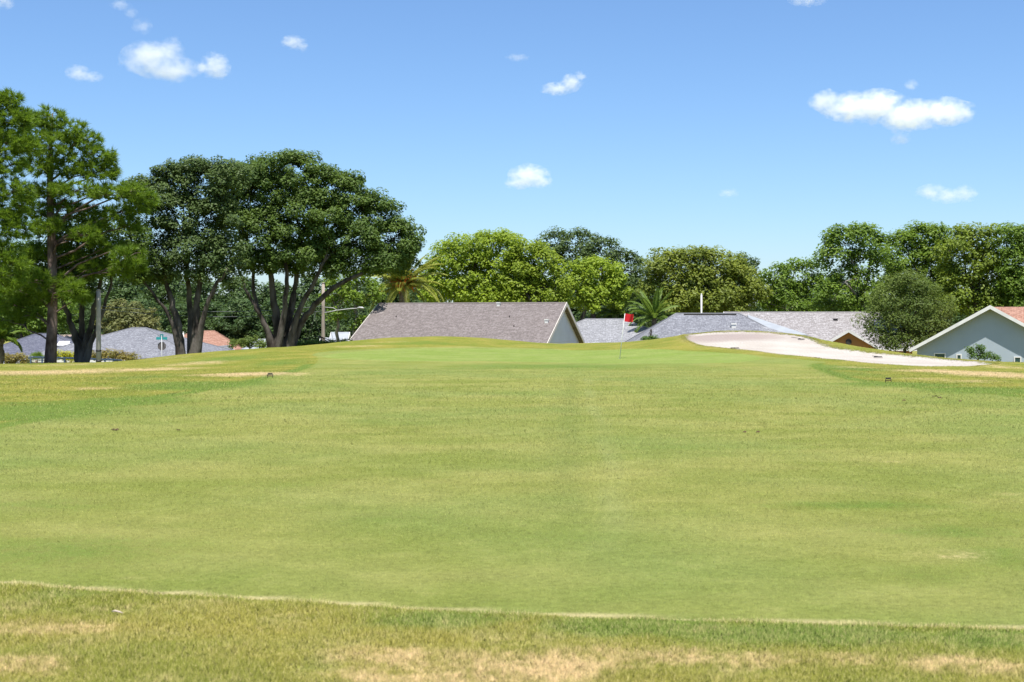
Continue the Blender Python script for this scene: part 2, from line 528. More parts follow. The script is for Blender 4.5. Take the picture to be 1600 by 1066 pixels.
PTS = np.array(PTS, dtype=np.float64)
GX = np.arange(-90, 91, 1.0)
GY = np.arange(-20, 151, 1.0)


def fit_terrain():
    A = np.linalg.norm(PTS[:, None, :2] - PTS[None, :, :2], axis=2)
    n = len(PTS)
    K = np.zeros((n + 1, n + 1))
    K[:n, :n] = -A - np.eye(n) * 0.05
    K[:n, n] = 1
    K[n, :n] = 1
    w = np.linalg.solve(K, np.append(PTS[:, 2], 0))
    gx, gy = np.meshgrid(GX, GY)
    q = np.stack([gx.ravel(), gy.ravel()], 1)
    Z = (-np.linalg.norm(q[:, None] - PTS[None, :, :2], axis=2)) @ w[:n] + w[n]
    Z = Z.reshape(gx.shape)
    kx = np.exp(-0.5 * (np.arange(-4, 5) / 1.3) ** 2)
    kx /= kx.sum()
    Zp = np.pad(Z, 4, mode='edge')
    Zp = np.apply_along_axis(lambda r: np.convolve(r, kx, 'valid'), 1, Zp)
    Zp = np.apply_along_axis(lambda r: np.convolve(r, kx, 'valid'), 0, Zp)
    return Zp


GZ = fit_terrain()


def cubw(t):
    return [-0.5 * t + t * t - 0.5 * t ** 3, 1 - 2.5 * t * t + 1.5 * t ** 3, 0.5 * t + 2 * t * t - 1.5 * t ** 3, -0.5 * t * t + 0.5 * t ** 3]


def H0(x, y):
    x = np.atleast_1d(np.asarray(x, dtype=np.float64))
    y = np.atleast_1d(np.asarray(y, dtype=np.float64))
    fx = np.clip(x - GX[0], 1.001, len(GX) - 3.001)
    fy = np.clip(y - GY[0], 1.001, len(GY) - 3.001)
    ix, iy = fx.astype(int), fy.astype(int)
    wx, wy = cubw(fx - ix), cubw(fy - iy)
    z = 0
    for j in range(4):
        for i in range(4):
            z = z + wy[j] * wx[i] * GZ[iy + j - 1, ix + i - 1]
    out = np.clip(np.maximum(np.abs(x) - 80, np.maximum(y - 140, -y - 10)) / 60.0, 0, 1)
    z = z * (1 - out) + -3.2 * out * (y > 60) + 0.0
    und = 0.018 * np.sin(x * 0.9 + 0.5 * np.sin(y * 0.7)) * np.sin(y * 0.55 + 1.3 + 0.4 * np.sin(x * 0.31)) + 0.012 * np.sin(x * 2.1 + y * 0.6) * np.sin(y * 1.7 - x * 0.4)
    return z + und * np.clip((y - 6) / 20, 0.2, 1)


def ground_hit(px, py, dmax=76.0):
    D = np.arange(5.0, dmax, 0.04)
    X = (px - 800) / FPX * D
    Z = CAM_Z - (py - HOR) / FPX * D
    h = H0(X, D)
    k = np.argmax(Z < h)
    if not (Z < h).any():
        k = int(np.argmin(Z - h))
    return np.array([X[k], D[k]])


def poly_from_pixels(pts, sub=6):
    """closed outline on the ground: photo outline put down on the terrain and rounded"""
    w = [ground_hit(*p) for p in pts]
    n = len(w)
    outl = []
    for i in range(n):
        p0, p1, p2, p3 = w[i - 1], w[i], w[(i + 1) % n], w[(i + 2) % n]
        for s in range(sub):
            t = s / sub
            c = cubw(t)
            outl.append(c[0] * p0 + c[1] * p1 + c[2] * p2 + c[3] * p3)
    return np.array(outl)


def sdist(x, y, poly):
    """signed distance to a closed polygon, positive inside"""
    x = np.asarray(x)
    y = np.asarray(y)
    d = np.full(x.shape, 1e9)
    ins = np.zeros(x.shape, dtype=bool)
    n = len(poly)
    for i in range(n):
        ax, ay = poly[i]
        bx, by = poly[(i + 1) % n]
        ex, ey = bx - ax, by - ay
        t = np.clip(((x - ax) * ex + (y - ay) * ey) / (ex * ex + ey * ey + 1e-12), 0, 1)
        d = np.minimum(d, np.hypot(x - ax - t * ex, y - ay - t * ey))
        cond = (ay > y) != (by > y)
        ins ^= cond & (x < ex * (y - ay) / (ey if abs(ey) > 1e-12 else 1e-12) + ax)
    return np.where(ins, d, -d)


POLY_FAIR = poly_from_pixels([(-900, 880), (0, 914), (300, 932), (600, 949), (830, 962), (1200, 974), (1600, 984), (2600, 1010), (2600, 690), (1800, 634), (1600, 622), (1480, 611),
                              (1380, 601), (1310, 590), (1272, 576), (1268, 569), (1290, 566), (1240, 561), (1190, 556), (1120, 551), (1000, 546), (800, 543), (640, 543), (540, 547),
                              (490, 553), (497, 560), (494, 568), (482, 575), (455, 583), (400, 597), (320, 612), (240, 626), (120, 647), (0, 670), (-500, 745)], 5)
POLY_GREEN = poly_from_pixels([(505, 556), (560, 549), (640, 545), (800, 545.5), (950, 547), (1080, 549), (1150, 553), (1188, 558), (1180, 563), (1120, 567), (1000, 568),
                               (850, 566), (700, 565), (580, 563), (520, 560)], 5)
POLY_SAND = poly_from_pixels([(1072, 527), (1090, 521.5), (1150, 518.5), (1225, 522), (1265, 529), (1290, 540), (1340, 549), (1420, 556), (1490, 563), (1545, 568.5), (1540, 571.5),
                              (1490, 574), (1400, 571.5), (1330, 565.5), (1280, 560.5), (1180, 549), (1120, 543), (1085, 536)], 5)
_b = [P(905, 536, 74.5), P(950, 535.5, 74.5), (P(1003, 533.5, 74.5)), P(1000, 535, 76.5), P(950, 536, 77), P(905, 537, 77)]
POLY_BACK = np.array([(q.x, q.y) for q in _b])

# (px, py, half width px, half height px, strength): patches of growth and some painted shade seen in the photograph, laid on the ground
DRY = [(60, 582, 150, 5, .85), (0, 585, 60, 4, .45), (380, 585.5, 90, 3.5, .95), (240, 577, 80, 3, .8), (90, 571, 110, 3, .45), (310, 568, 60, 4, .65), (150, 607, 40, 3, .6), (260, 560, 50, 3, .45), (560, 541, 50, 2, .5), (600, 535, 60, 2, .35),
       (1560, 586, 90, 6, .95), (1480, 581, 80, 3.5, .9), (1520, 596, 70, 3, .55), (1340, 574, 60, 2.5, .45), (1440, 592, 60, 3, .5), (1570, 574, 40, 3, .6), (1200, 553.5, 60, 1, .4),
       (820, 1045, 210, 26, .85), (600, 1030, 140, 18, .75), (1000, 1030, 130, 16, .75), (90, 985, 140, 16, .7), (40, 1045, 130, 16, .6), (400, 985, 120, 10, .3), (1250, 1035, 160, 18, .62), (1420, 1010, 120, 8, .35),
       (740, 1060, 300, 22, .72), (1500, 1045, 140, 18, .58), (330, 1050, 120, 14, .35),
       (1380, 720, 120, 8, .28), (1500, 870, 120, 18, .34), (1560, 770, 90, 10, .32), (1330, 865, 60, 16, .25), (700, 930, 300, 9, .22), (300, 820, 150, 12, .2), (250, 905, 200, 10, .25), (1150, 950, 300, 10, .22)]
LUSH = [(40, 645, 130, 14, 1.2), (190, 628, 90, 8, 1.1), (300, 603, 90, 7, 1.2), (380, 600, 30, 5, .9), (220, 590, 60, 5, .6), (360, 560, 60, 5, .7), (440, 567, 45, 5, .7), (60, 630, 80, 5, .6), (660, 536, 80, 3, .5),
        (1310, 575, 45, 5, 1.), (1400, 601, 90, 4, 1.1), (1550, 611, 100, 6, 1.1), (1340, 585, 50, 5, .6), (870, 573, 220, 4.5, .62), (620, 572, 110, 4, .42), (1060, 572, 60, 3, .5),  # entries just before the green paint in the shade of its rising front
        (1000, 984, 170, 12, 1.), (1250, 996, 210, 12, 1.), (1560, 1003, 110, 13, 1.), (700, 972, 140, 10, .8), (100, 930, 90, 8, .5), (500, 1040, 60, 8, .5), (260, 965, 100, 8, .35),
        (90, 862, 190, 26, .52), (60, 790, 130, 14, .40), (1350, 790, 150, 4, .6), (1480, 832, 120, 12, .55), (1570, 872, 70, 20, .58), (1200, 615, 160, 5, .34), (700, 690, 120, 7, .2), (1450, 900, 60, 16, .45), (640, 810, 160, 9, .34), (420, 760, 160, 9, .30), (900, 840, 120, 10, .28), (1050, 700, 180, 7, .28)]


def patches(spec):
    r = []
    for px, py, hw, hh, s in spec:
        c = ground_hit(px, py)
        t0 = ground_hit(px, py - hh)
        t1 = ground_hit(px, py + hh)
        ry = max(0.25, abs(t0[1] - t1[1]) / 2)
        r.append((c[0], (t0[1] + t1[1]) / 2, hw / FPX * c[1], ry, s))
    return r


DRY_W, LUSH_SHADE_W = patches(DRY), patches(LUSH)
EDGE = np.array([ground_hit(*p) for p in [(-900, 880), (0, 914), (300, 932), (600, 949), (830, 962), (1200, 974), (1600, 984), (2600, 1010)]])
STRIPE_A = np.array([ground_hit(*p) for p in [(918, 590), (922, 625), (935, 665), (952, 705), (955, 760), (950, 860)]])
STRIPE_B = np.array([ground_hit(*p) for p in [(893, 590), (893, 650), (890, 720), (884, 800)]])


def line_d(x, y, pl):
    d = np.full(np.shape(x), 1e9)
    for (ax, ay), (bx, by) in zip(pl[:-1], pl[1:]):
        ex, ey = bx - ax, by - ay
        t = np.clip(((x - ax) * ex + (y - ay) * ey) / (ex * ex + ey * ey + 1e-12), 0, 1)
        d = np.minimum(d, np.hypot(x - ax - t * ex, y - ay - t * ey))
    return d


def blobs(x, y, W):
    r = np.zeros(np.shape(x))
    for cx, cy, rx, ry, s in W:
        r = np.maximum(r, s * np.exp(-0.8 * (((x - cx) / rx) ** 2 + ((y - cy) / ry) ** 2) ** 1.1))
    return r


def zones(x, y):
    x = np.asarray(x, dtype=np.float64)
    y = np.asarray(y, dtype=np.float64)
    near = (np.abs(x) < 60) & (y < 90) & (y > -5)
    z = {}
    fair = np.full(x.shape, -5.0)
    fair[near] = sdist(x[near], y[near], POLY_FAIR)
    green = np.full(x.shape, -5.0)
    green[near] = sdist(x[near], y[near], POLY_GREEN)
    sand = np.full(x.shape, -5.0)
    sand[near] = np.maximum(sdist(x[near], y[near], POLY_SAND), sdist(x[near], y[near], POLY_BACK))
    z['fair'], z['green'], z['sand'] = np.clip(fair, -5, 5), np.clip(green, -5, 5), np.clip(sand, -5, 5)
    dry = blobs(x, y, DRY_W)
    e = line_d(x, y, EDGE)
    z['bleach'] = np.exp(-(np.where(fair > 0, e, e * 2.2) / 0.085) ** 2)
    # scuffed turf along the fairway sides and round the sand
    dry = np.maximum(dry, 0.30 * np.exp(-((fair - 0.12) / 0.14) ** 2) * (y > 15) * (y < 46))
    dry = np.maximum(dry, 0.35 * np.exp(-((sand + 0.35) / 0.5) ** 2) * (sand < 0.2))
    dry = np.maximum(dry, 0.32 * (y > 76))
    dry = np.maximum(dry, 0.30 * (y < 9) * (fair < -0.12))
    z['dry'] = dry
    rim = 1.15 * np.exp(-((fair + 0.24) / 0.24) ** 2) * (y > 15) * (y < 52)  # darker green edge line: growth, plus shade of the taller rough painted in
    z['lush_shade'] = np.maximum(blobs(x, y, LUSH_SHADE_W) * (1 - 0.3 * (dry > 0.7)), rim)
    z['stripe'] = np.exp(-(line_d(x, y, STRIPE_A) / 0.14) ** 2) - 0.9 * np.exp(-(line_d(x, y, STRIPE_B) / 0.25) ** 2)
    darker_sand = P(1150, 519, 69)
    z['darker_sand'] = 1.2 * np.exp(-(((x - darker_sand.x + 1.0) / 4.6) ** 2 + ((y - 68.6) / 2.6) ** 2))  # sand gets darker and pinker toward the bunker's upper left
    return z


def height(x, y, zz=None):
    h = H0(x, y)
    zz = zz or zones(np.asarray(x, dtype=float), np.asarray(y, dtype=float))
    s = np.clip((zz['sand'] + 0.1) / 0.6, 0, 1)
    lip = np.exp(-((zz['sand'] + 0.35) / 0.35) ** 2) * 0.05
    return h - 0.11 * s * s * (3 - 2 * s) + lip


def build_ground():
    def geo(start, step, end, g=1.25):
        r = []
        p = start
        while p < end:
            p += step
            step *= g
            r.append(p)
        return r
    xin = np.arange(-42, 42.01, 0.3)
    xo = geo(42, 0.6, 6000)
    xs = np.array([-a for a in xo[::-1]] + list(xin) + xo)
    yin = np.concatenate([np.arange(4.2, 12, 0.15), np.arange(12, 80.01, 0.3)])
    yo = geo(80, 0.6, 9000)
    yb = geo(-4.2, 0.6, 60)
    ys = np.array([-a for a in yb[::-1]] + list(yin) + yo)
    gx, gy = np.meshgrid(xs, ys)
    x, y = gx.ravel(), gy.ravel()
    zz = zones(x, y)
    z = height(x, y, zz)
    V = np.stack([x, y, z], 1)
    nx, ny = len(xs), len(ys)
    Zg = z.reshape(ny, nx)
    dzdx = np.gradient(Zg, xs, axis=1)
    dzdy = np.gradient(Zg, ys, axis=0)
    N = np.stack([-dzdx.ravel(), -dzdy.ravel(), np.ones(x.size)], 1)
    N /= np.linalg.norm(N, axis=1, keepdims=True)
    i, j = np.meshgrid(np.arange(nx - 1), np.arange(ny - 1))
    a = (j * nx + i).ravel()
    F = np.stack([a, a + 1, a + nx + 1, a + nx], 1)
    cls = {}
    c_s = zz['sand'][F].mean(1) > 0
    c_g = (zz['green'][F].mean(1) > 0) & ~c_s
    c_f = (zz['fair'][F].mean(1) > 0) & ~c_s & ~c_g
    c_r = ~(c_s | c_g | c_f)
    fy = y[F].mean(1)
    for nm, msk, lab in (('ground', c_r, 'rough grass ground with dry tan patches around the fairway'),
                         ('fairway', c_f, 'broad close-mown pale green fairway running up to the green'),
                         ('putting_green', c_g, 'smooth light green putting surface around the red flag'),
                         ('sand_bunker', c_s & (fy < 73.5), 'long pale sand bunker curving over the mound at right'),
                         ('sand_strip', c_s & (fy >= 73.5), 'thin bright sand strip on the crest behind the flag')):
        f = F[msk]
        if len(f) == 0:
            continue
        used, inv = np.unique(f, return_inverse=True)
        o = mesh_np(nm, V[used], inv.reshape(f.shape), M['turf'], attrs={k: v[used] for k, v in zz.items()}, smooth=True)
        o.data.normals_split_custom_set_from_vertices([tuple(n) for n in N[used]])
        tag(o, lab, kind='structure')


build_ground()


def gz(x, y):
    return float(height(np.array([x]), np.array([y]))[0])


def gpt(px, D):
    """ground point in column px at distance D"""
    x = (px - 800) / FPX * D
    return Vector((x, D, gz(x, D)))


# ------------------------------------------------------------------ grass blades near the camera, tufts at the sand edges
def blade_mesh(name, x, y, ln, wd, lean, rng, label):
    n = len(x)
    zz = zones(x, y)
    z = height(x, y, zz)
    a = rng.uniform(-1.15, 1.15, n)
    t = rng.uniform(0, 2 * math.pi, n)
    side = np.stack([np.cos(a), np.sin(a), np.zeros(n)], 1)
    tip = np.stack([np.cos(t) * lean, np.sin(t) * lean, np.ones(n)], 1)
    tip *= (ln / np.linalg.norm(tip, axis=1))[:, None]
    base = np.stack([x, y, z - 0.003], 1)
    V = np.empty((n, 3, 3))
    V[:, 0] = base - side * wd[:, None]
    V[:, 1] = base + side * wd[:, None]
    V[:, 2] = base + tip
    F = np.arange(n * 3).reshape(n, 3)
    at = {k: np.repeat(v, 3) for k, v in zz.items() if k != 'darker_sand'}
    at['tint'] = np.repeat(rng.uniform(0, 1, n), 3)
    o = mesh_np(name, V.reshape(-1, 3), F, M['blade'], attrs=at, smooth=True)
    # bent blades catch the light from above: lean their normals upwards
    N = np.array([0, -0.25, 1.0]) + rng.normal(size=(n, 3)) * 0.28
    N /= np.linalg.norm(N, axis=1, keepdims=True)
    o.data.normals_split_custom_set_from_vertices(np.repeat(N, 3, 0).astype(np.float32))
    tag(o, label, 'grass', kind='stuff')
    return o


def grass():
    rng = np.random.default_rng(5)
    # density falls off with distance, blade tufts grow coarser
    n = 720000
    row = 500 + 590 * rng.uniform(0.10, 1.0, n) ** 0.92
    D = CAM_Z * FPX / (row - HOR)
    half = 0.42 * D + 0.6
    x = rng.uniform(-1, 1, n) * half
    D = D * rng.uniform(0.97, 1.03, n)
    d = sdist(x, D, POLY_FAIR)
    rgh = (d < 0) & (D < 9.5)
    cl = np.sin(x * 7.1 + 2 * np.sin(D * 5.3)) * np.sin(D * 8.7 + 1.7 * np.sin(x * 4.1)) * 0.5 + 0.5
    xr, yr, cr = x[rgh], D[rgh], cl[rgh]
    extra = rng.integers(0, len(xr), int(len(xr) * 0.9))
    xr = np.concatenate([xr, xr[extra] + rng.normal(0, 0.03, len(extra))])
    yr = np.concatenate([yr, yr[extra] + rng.normal(0, 0.03, len(extra))])
    cr = np.concatenate([cr, cr[extra]])
    ok = sdist(xr, yr, POLY_FAIR) < 0.0
    xr, yr, cr = xr[ok], yr[ok], cr[ok]
    m = len(xr)
    blade_mesh('rough_grass', xr, yr, (0.016 + 0.022 * cr) * rng.uniform(0.5, 1.4, m), rng.uniform(0.0016, 0.0034, m), rng.uniform(0.1, 1.1, m), rng,
               'longer mixed green and straw grass in the foreground')
    far = (d < 0) & (D >= 9.5) & (np.maximum(sdist(x, D, POLY_SAND), 0) == 0)
    xo, yo = x[far], D[far]
    hit = rng.uniform(18, 68, 90000)
    xo = np.concatenate([xo, rng.uniform(-1, 1, 90000) * 0.42 * hit])
    yo = np.concatenate([yo, hit])
    ok = (sdist(xo, yo, POLY_FAIR) < -0.03) & (sdist(xo, yo, POLY_SAND) < -0.1)
    xo, yo = xo[ok], yo[ok]
    m = len(xo)
    so = np.clip(yo / 9.0, 1.0, 3.6)
    blade_mesh('side_rough_grass', xo, yo, 0.011 * so * rng.uniform(0.4, 1.4, m), rng.uniform(0.0012, 0.0026, m) * so, rng.uniform(0.2, 1.6, m), rng,
               'unmown grass of the rough on both sides of the fairway')
    fa = d > 0
    xf, yf = x[fa], D[fa]
    m = len(xf)
    s = np.clip(yf / 9.0, 0.75, 3.2)
    blade_mesh('fairway_grass', xf, yf, 0.0105 * s * rng.uniform(0.5, 1.4, m), rng.uniform(0.0013, 0.0030, m) * s, rng.uniform(0.1, 1.1, m), rng,
               'short mown fairway grass beyond the bleached mowing line')
    # tufts hanging over the sand lips and along the mound crest
    n = 26000
    k = rng.integers(0, len(POLY_SAND), n)
    t = rng.uniform(0, 1, n)[:, None]
    p = POLY_SAND[k] * (1 - t) + POLY_SAND[(k + 1) % len(POLY_SAND)] * t
    cx, cy = POLY_SAND.mean(0)
    p = p + rng.normal(0, 0.22, (n, 2))
    sd = sdist(p[:, 0], p[:, 1], POLY_SAND)
    wob = 0.25 * np.sin(p[:, 0] * 3.1) * np.sin(p[:, 0] * 1.3 + 2)
    p = p[(sd < 0.05 + wob)]
    m = len(p)
    blade_mesh('bunker_edge_grass', p[:, 0], p[:, 1], 0.055 * rng.uniform(0.4, 1.3, m), rng.uniform(0.004, 0.010, m), rng.uniform(0.8, 2.5, m), rng,
               'shaggy grass fringe hanging along the bunker lips')


grass()


# ------------------------------------------------------------------ trees
def leaf_quads(C, N, size, aspect, rng):
    """diamond leaf-clump faces at C facing N"""
    n = len(C)
    r = rng.normal(size=(n, 3))
    a = np.cross(N, r)
    a /= np.linalg.norm(a, axis=1, keepdims=True) + 1e-9
    b = np.cross(N, a)
    sz = size[:, None]
    V = np.empty((n, 4, 3))
    V[:, 0] = C - a * sz
    V[:, 1] = C - b * sz * aspect + N * sz * 0.12
    V[:, 2] = C + a * sz
    V[:, 3] = C + b * sz * aspect + N * sz * 0.12
    return V


def crown_arrays(lobes, clump_r, leaf, density, rng, flat=0.75, inner=0.25):
    """lobes: (center, (rx, ry, rz)). leaves sit in rounded clumps spread over the lobes' outer shells."""
    Cs, Ns, Ss, Ts = [], [], [], []
    clumps = []
    for c, r in lobes:
        c = np.array(c)
        r = np.array(r)
        area = 4 * math.pi * ((r[0] * r[1]) ** 1.6 / 3 + (r[0] * r[2]) ** 1.6 / 3 + (r[1] * r[2]) ** 1.6 / 3) ** (1 / 1.6)
        n = max(5, int(1.35 * area / (math.pi * clump_r ** 2)))
        d = rng.normal(size=(n, 3))
        d /= np.linalg.norm(d, axis=1, keepdims=True)
        d[:, 2] = np.where(d[:, 2] < -0.55, -d[:, 2], d[:, 2])
        f = (rng.uniform(0.72, 1.04, n) + (rng.uniform(0, 1, n) > 0.85) * rng.uniform(0.03, 0.16, n))[:, None]
        p = c + d * r * f
        # drop those buried in another lobe
        keep = np.ones(n, dtype=bool)
        for c2, r2 in lobes:
            if c2 is c:
                continue
            q = np.linalg.norm((p - np.array(c2)) / (np.array(r2)), axis=1)
            keep &= ~(q < 0.62)
        for q, dd in zip(p[keep], d[keep]):
            clumps.append((q, dd, clump_r * rng.uniform(0.42, 1.40)))
        # a few inside, to close the crown
        m = int(n * inner)
        dd = rng.normal(size=(m, 3))
        dd /= np.linalg.norm(dd, axis=1, keepdims=True)
        pi = c + dd * r * rng.uniform(0.2, 0.7, m)[:, None]
        for q, e in zip(pi, dd):
            clumps.append((q, e, clump_r * 0.9))
    for q, d, cr in clumps:
        m = max(6, int(density * cr * cr / (leaf * leaf)))
        e = rng.normal(size=(m, 3))
        e /= np.linalg.norm(e, axis=1, keepdims=True)
        rad = rng.uniform(0.15, 1.0, m) ** 0.45
        pos = q + e * rad[:, None] * np.array([cr, cr, cr * flat])
        nn = e * 0.65 + d * 0.3 + np.array([0, -0.12, 0.85]) + rng.normal(size=(m, 3)) * 0.45
        nn /= np.linalg.norm(nn, axis=1, keepdims=True)
        ct = rng.uniform(0, 1)
        Cs.append(pos)
        Ns.append(nn)
        Ss.append(leaf * rng.uniform(0.4, 1.15, m))
        Ts.append(np.clip(0.55 * ct + 0.45 * rng.uniform(0, 1, m), 0, 1))
    return np.concatenate(Cs), np.concatenate(Ns), np.concatenate(Ss), np.concatenate(Ts), clumps


def bent(a, b, rng, sag=0.12, n=5):
    """wandering polyline from a to b"""
    a, b = Vector(a), Vector(b)
    ln = (b - a).length
    off1 = Vector(rng.normal(size=3)) * ln * sag * 0.5
    pts = []
    for i in range(n + 1):
        t = i / n
        p = a.lerp(b, t) + off1 * math.sin(math.pi * t) + Vector((0, 0, 1)) * ln * 0.10 * math.sin(math.pi * t)
        if 0 < i < n:
            p += Vector(rng.normal(size=3)) * ln * 0.022
        pts.append(p)
    return pts


def px_lobes(spec, D, depth=1.0, dz=0):
    r = []
    for s in spec:
        dd = s[4] if len(s) > 4 else 0.0
        c = P(s[0], s[1], D + dd)
        rx, rz = s[2] / FPX * (D + dd), s[3] / FPX * (D + dd)
        r.append(((c.x, c.y, c.z), (rx, max(rx, rz) * depth, rz)))
    return r


def make_tree(name, label, px, D, spec, leafm, barkm, seed, clump_r=0.75, leaf=0.17, density=7.0, trunk_r=0.28, fork=0.35, group=None,
              depth=0.9, cat='tree', stems=None, aspect=0.55, flat=0.75, inner=0.25, twigs=5, limbs=True):
    rng = np.random.default_rng(seed)
    base = gpt(px, D)
    root = empty(name, base)
    tag(root, label, cat, group)
    lobes = px_lobes(spec, D, depth)
    lb = [((c[0] - base.x, c[1] - base.y, c[2] - base.z), r) for c, r in lobes]
    C, N, S, T, clumps = crown_arrays(lb, clump_r, leaf, density, rng, flat, inner)
    V = leaf_quads(C, N, S, aspect, rng)
    mesh_np('crown', V.reshape(-1, 3), np.arange(len(C) * 4).reshape(-1, 4), leafm, root, attrs={'tint': np.repeat(T, 4)})
    cz = min(c[2] - r[2] for c, r in lb)
    cc = np.mean([c for c, r in lb], axis=0)
    mb, br = MB(), MB()
    if stems is None:
        top = Vector((cc[0] * 0.35, cc[1] * 0.35, max(1.0, cz + fork * (cc[2] - cz))))
        pts = bent((0, 0, -0.3), top, rng, 0.08, 6)
        pts[0] = Vector((0, 0, -0.4))
        mb.tube(pts, [trunk_r * (1.35 if i == 0 else 1.0 - 0.35 * i / 6) for i in range(7)], 10)
        tops = [(top, trunk_r * 0.62)]
    else:
        # stems: lists of (px, py, radius m, depth offset) from the ground up; the first point is at the base
        tops = []
        for st in stems:
            pts, rad = [], []
            for s in st:
                q = P(s[0], s[1], D + (s[3] if len(s) > 3 else 0)) - base
                pts.append(q)
                rad.append(s[2] * (0.85 if s is st[0] else 0.62))
            pts[0].z = -0.4 if st[0][1] >= 530 else pts[0].z
            # smooth the polyline
            sm, sr = [], []
            for i in range(len(pts) - 1):
                p0, p1, p2, p3 = pts[max(i - 1, 0)], pts[i], pts[i + 1], pts[min(i + 2, len(pts) - 1)]
                for k in range(4):
                    c = cubw(k / 4)
                    sm.append(p0 * c[0] + p1 * c[1] + p2 * c[2] + p3 * c[3] + Vector(rng.normal(size=3)) * 0.03)
                    sr.append(rad[i] + (rad[i + 1] - rad[i]) * k / 4)
            sm.append(pts[-1])
            sr.append(rad[-1])
            mb.tube(sm, sr, 10)
            tops.append((sm[-1], sr[-1]))
    if limbs:
        for c, r in lb:
            t, tr = min(tops, key=lambda q: (Vector(c) - q[0]).length)
            pts = bent(t, c, rng, 0.16, 5)
            br.tube(pts, [tr * (0.85 - 0.62 * i / 5) for i in range(6)], 7, caps=False)
            near = sorted(clumps, key=lambda k: np.linalg.norm(k[0] - np.array(c)))
            pick = [near[int(i)] for i in rng.uniform(0, min(len(near), 40), twigs)]
            for k in pick:
                pts = bent(pts[3] if rng.uniform() < 0.3 else c, k[0], rng, 0.15, 3)
                br.tube(pts, [tr * 0.22, tr * 0.16, tr * 0.11, tr * 0.05], 5, caps=False)
        br.build('branches', barkm, root, True)
    mb.build('trunk', barkm, root, True)
    return root


# two spreading oaks by the left mound and one behind the pine
make_tree('oak_tree', 'biggest dark green oak with broad domed crown, left of the taupe roofed house', 437, 77.5,
          [(365, 295, 36, 40), (395, 295, 50, 48), (450, 282, 64, 42), (372, 350, 36, 40), (505, 305, 45, 45), (545, 310, 36, 40), (475, 345, 78, 52), (575, 345, 50, 42), (615, 375, 42, 36), (545, 385, 60, 32), (635, 402, 26, 26),
           (590, 405, 45, 22), (415, 365, 55, 45), (475, 405, 66, 28), (385, 410, 32, 26), (430, 415, 40, 20), (520, 420, 34, 18), (600, 420, 40, 16)], L['oak'], M['bark_oak'], 11, 0.50, 0.105, 6.6, depth=0.85,
          stems=[[(437, 543, .62), (436, 520, .5), (430, 490, .38), (425, 450, .3), (420, 405, .2)], [(445, 543, .5), (450, 515, .42, .3), (455, 480, .34, .4), (462, 440, .25, .5), (470, 395, .18, .6)],
                 [(428, 543, .42), (418, 520, .3, -.3), (405, 490, .2, -.5), (388, 460, .15, -.6), (372, 420, .1, -.6)], [(450, 543, .45, .2), (466, 512, .36), (485, 485, .3, -.2), (515, 455, .24, -.4), (548, 435, .2, -.5), (590, 418, .12, -.4)],
                 [(437, 543, .4, .6), (410, 500, .22, .8), (400, 470, .2, .9), (395, 430, .16, 1.), (392, 395, .12, 1.)], [(448, 530, .35, -.3), (470, 480, .25, -.6), (490, 445, .2, -.8), (505, 410, .15, -1.)],
                 [(432, 530, .3, -.5), (445, 480, .26, -.9), (448, 440, .2, -1.1), (445, 400, .14, -1.2)]], twigs=7)
make_tree('oak_tree', 'dull dark oak with twin black trunks, between pine and the biggest oak', 293, 71,
          [(248, 300, 40, 36), (300, 280, 42, 30), (345, 285, 44, 36), (222, 300, 22, 24), (272, 280, 34, 24), (238, 345, 34, 36), (285, 340, 46, 40), (335, 345, 45, 42), (300, 395, 50, 34), (236, 395, 26, 28), (352, 392, 34, 28), (262, 425, 34, 24), (320, 425, 34, 22), (360, 428, 20, 22), (228, 432, 22, 16)],
          L['oak_dull'], M['bark_oak'], 12, 0.48, 0.10, 5.8, depth=0.85,
          stems=[[(282, 552, .40), (280, 520, .34), (272, 480, .27), (262, 450, .2), (250, 400, .12)], [(304, 552, .46), (306, 520, .38), (308, 480, .3), (312, 440, .22), (318, 390, .14)],
                 [(306, 545, .3), (320, 490, .22, -.4), (335, 450, .17, -.6), (355, 420, .12, -.7)], [(285, 530, .26), (265, 495, .16, -.3), (240, 460, .12, -.5), (218, 432, .08, -.6)],
                 [(298, 540, .3, .5), (296, 470, .24, .8), (292, 420, .18, 1.), (290, 370, .1, 1.)]], twigs=7, inner=0.25)
make_tree('oak_tree', 'low-forking black-trunked oak standing right behind the pine', 125, 69.5,
          [(105, 375, 52, 44), (165, 385, 46, 40), (70, 425, 45, 38), (150, 425, 50, 32), (205, 385, 28, 34), (30, 420, 45, 45), (215, 425, 25, 18), (100, 450, 45, 22)],
          L['oak'], M['bark_oak'], 13, 0.5, 0.105, 5.0, depth=0.8,
          stems=[[(125, 568, .46), (124, 545, .4), (114, 515, .28), (104, 485, .2), (92, 445, .13)], [(127, 568, .42), (132, 540, .34), (142, 510, .25), (150, 470, .18), (160, 425, .12)],
                 [(128, 555, .3), (148, 520, .19, -.4), (168, 465, .13, -.5), (176, 430, .09, -.6)], [(125, 560, .3, .3), (128, 500, .24, .5), (126, 440, .15, .7)]], twigs=6, inner=0.2)


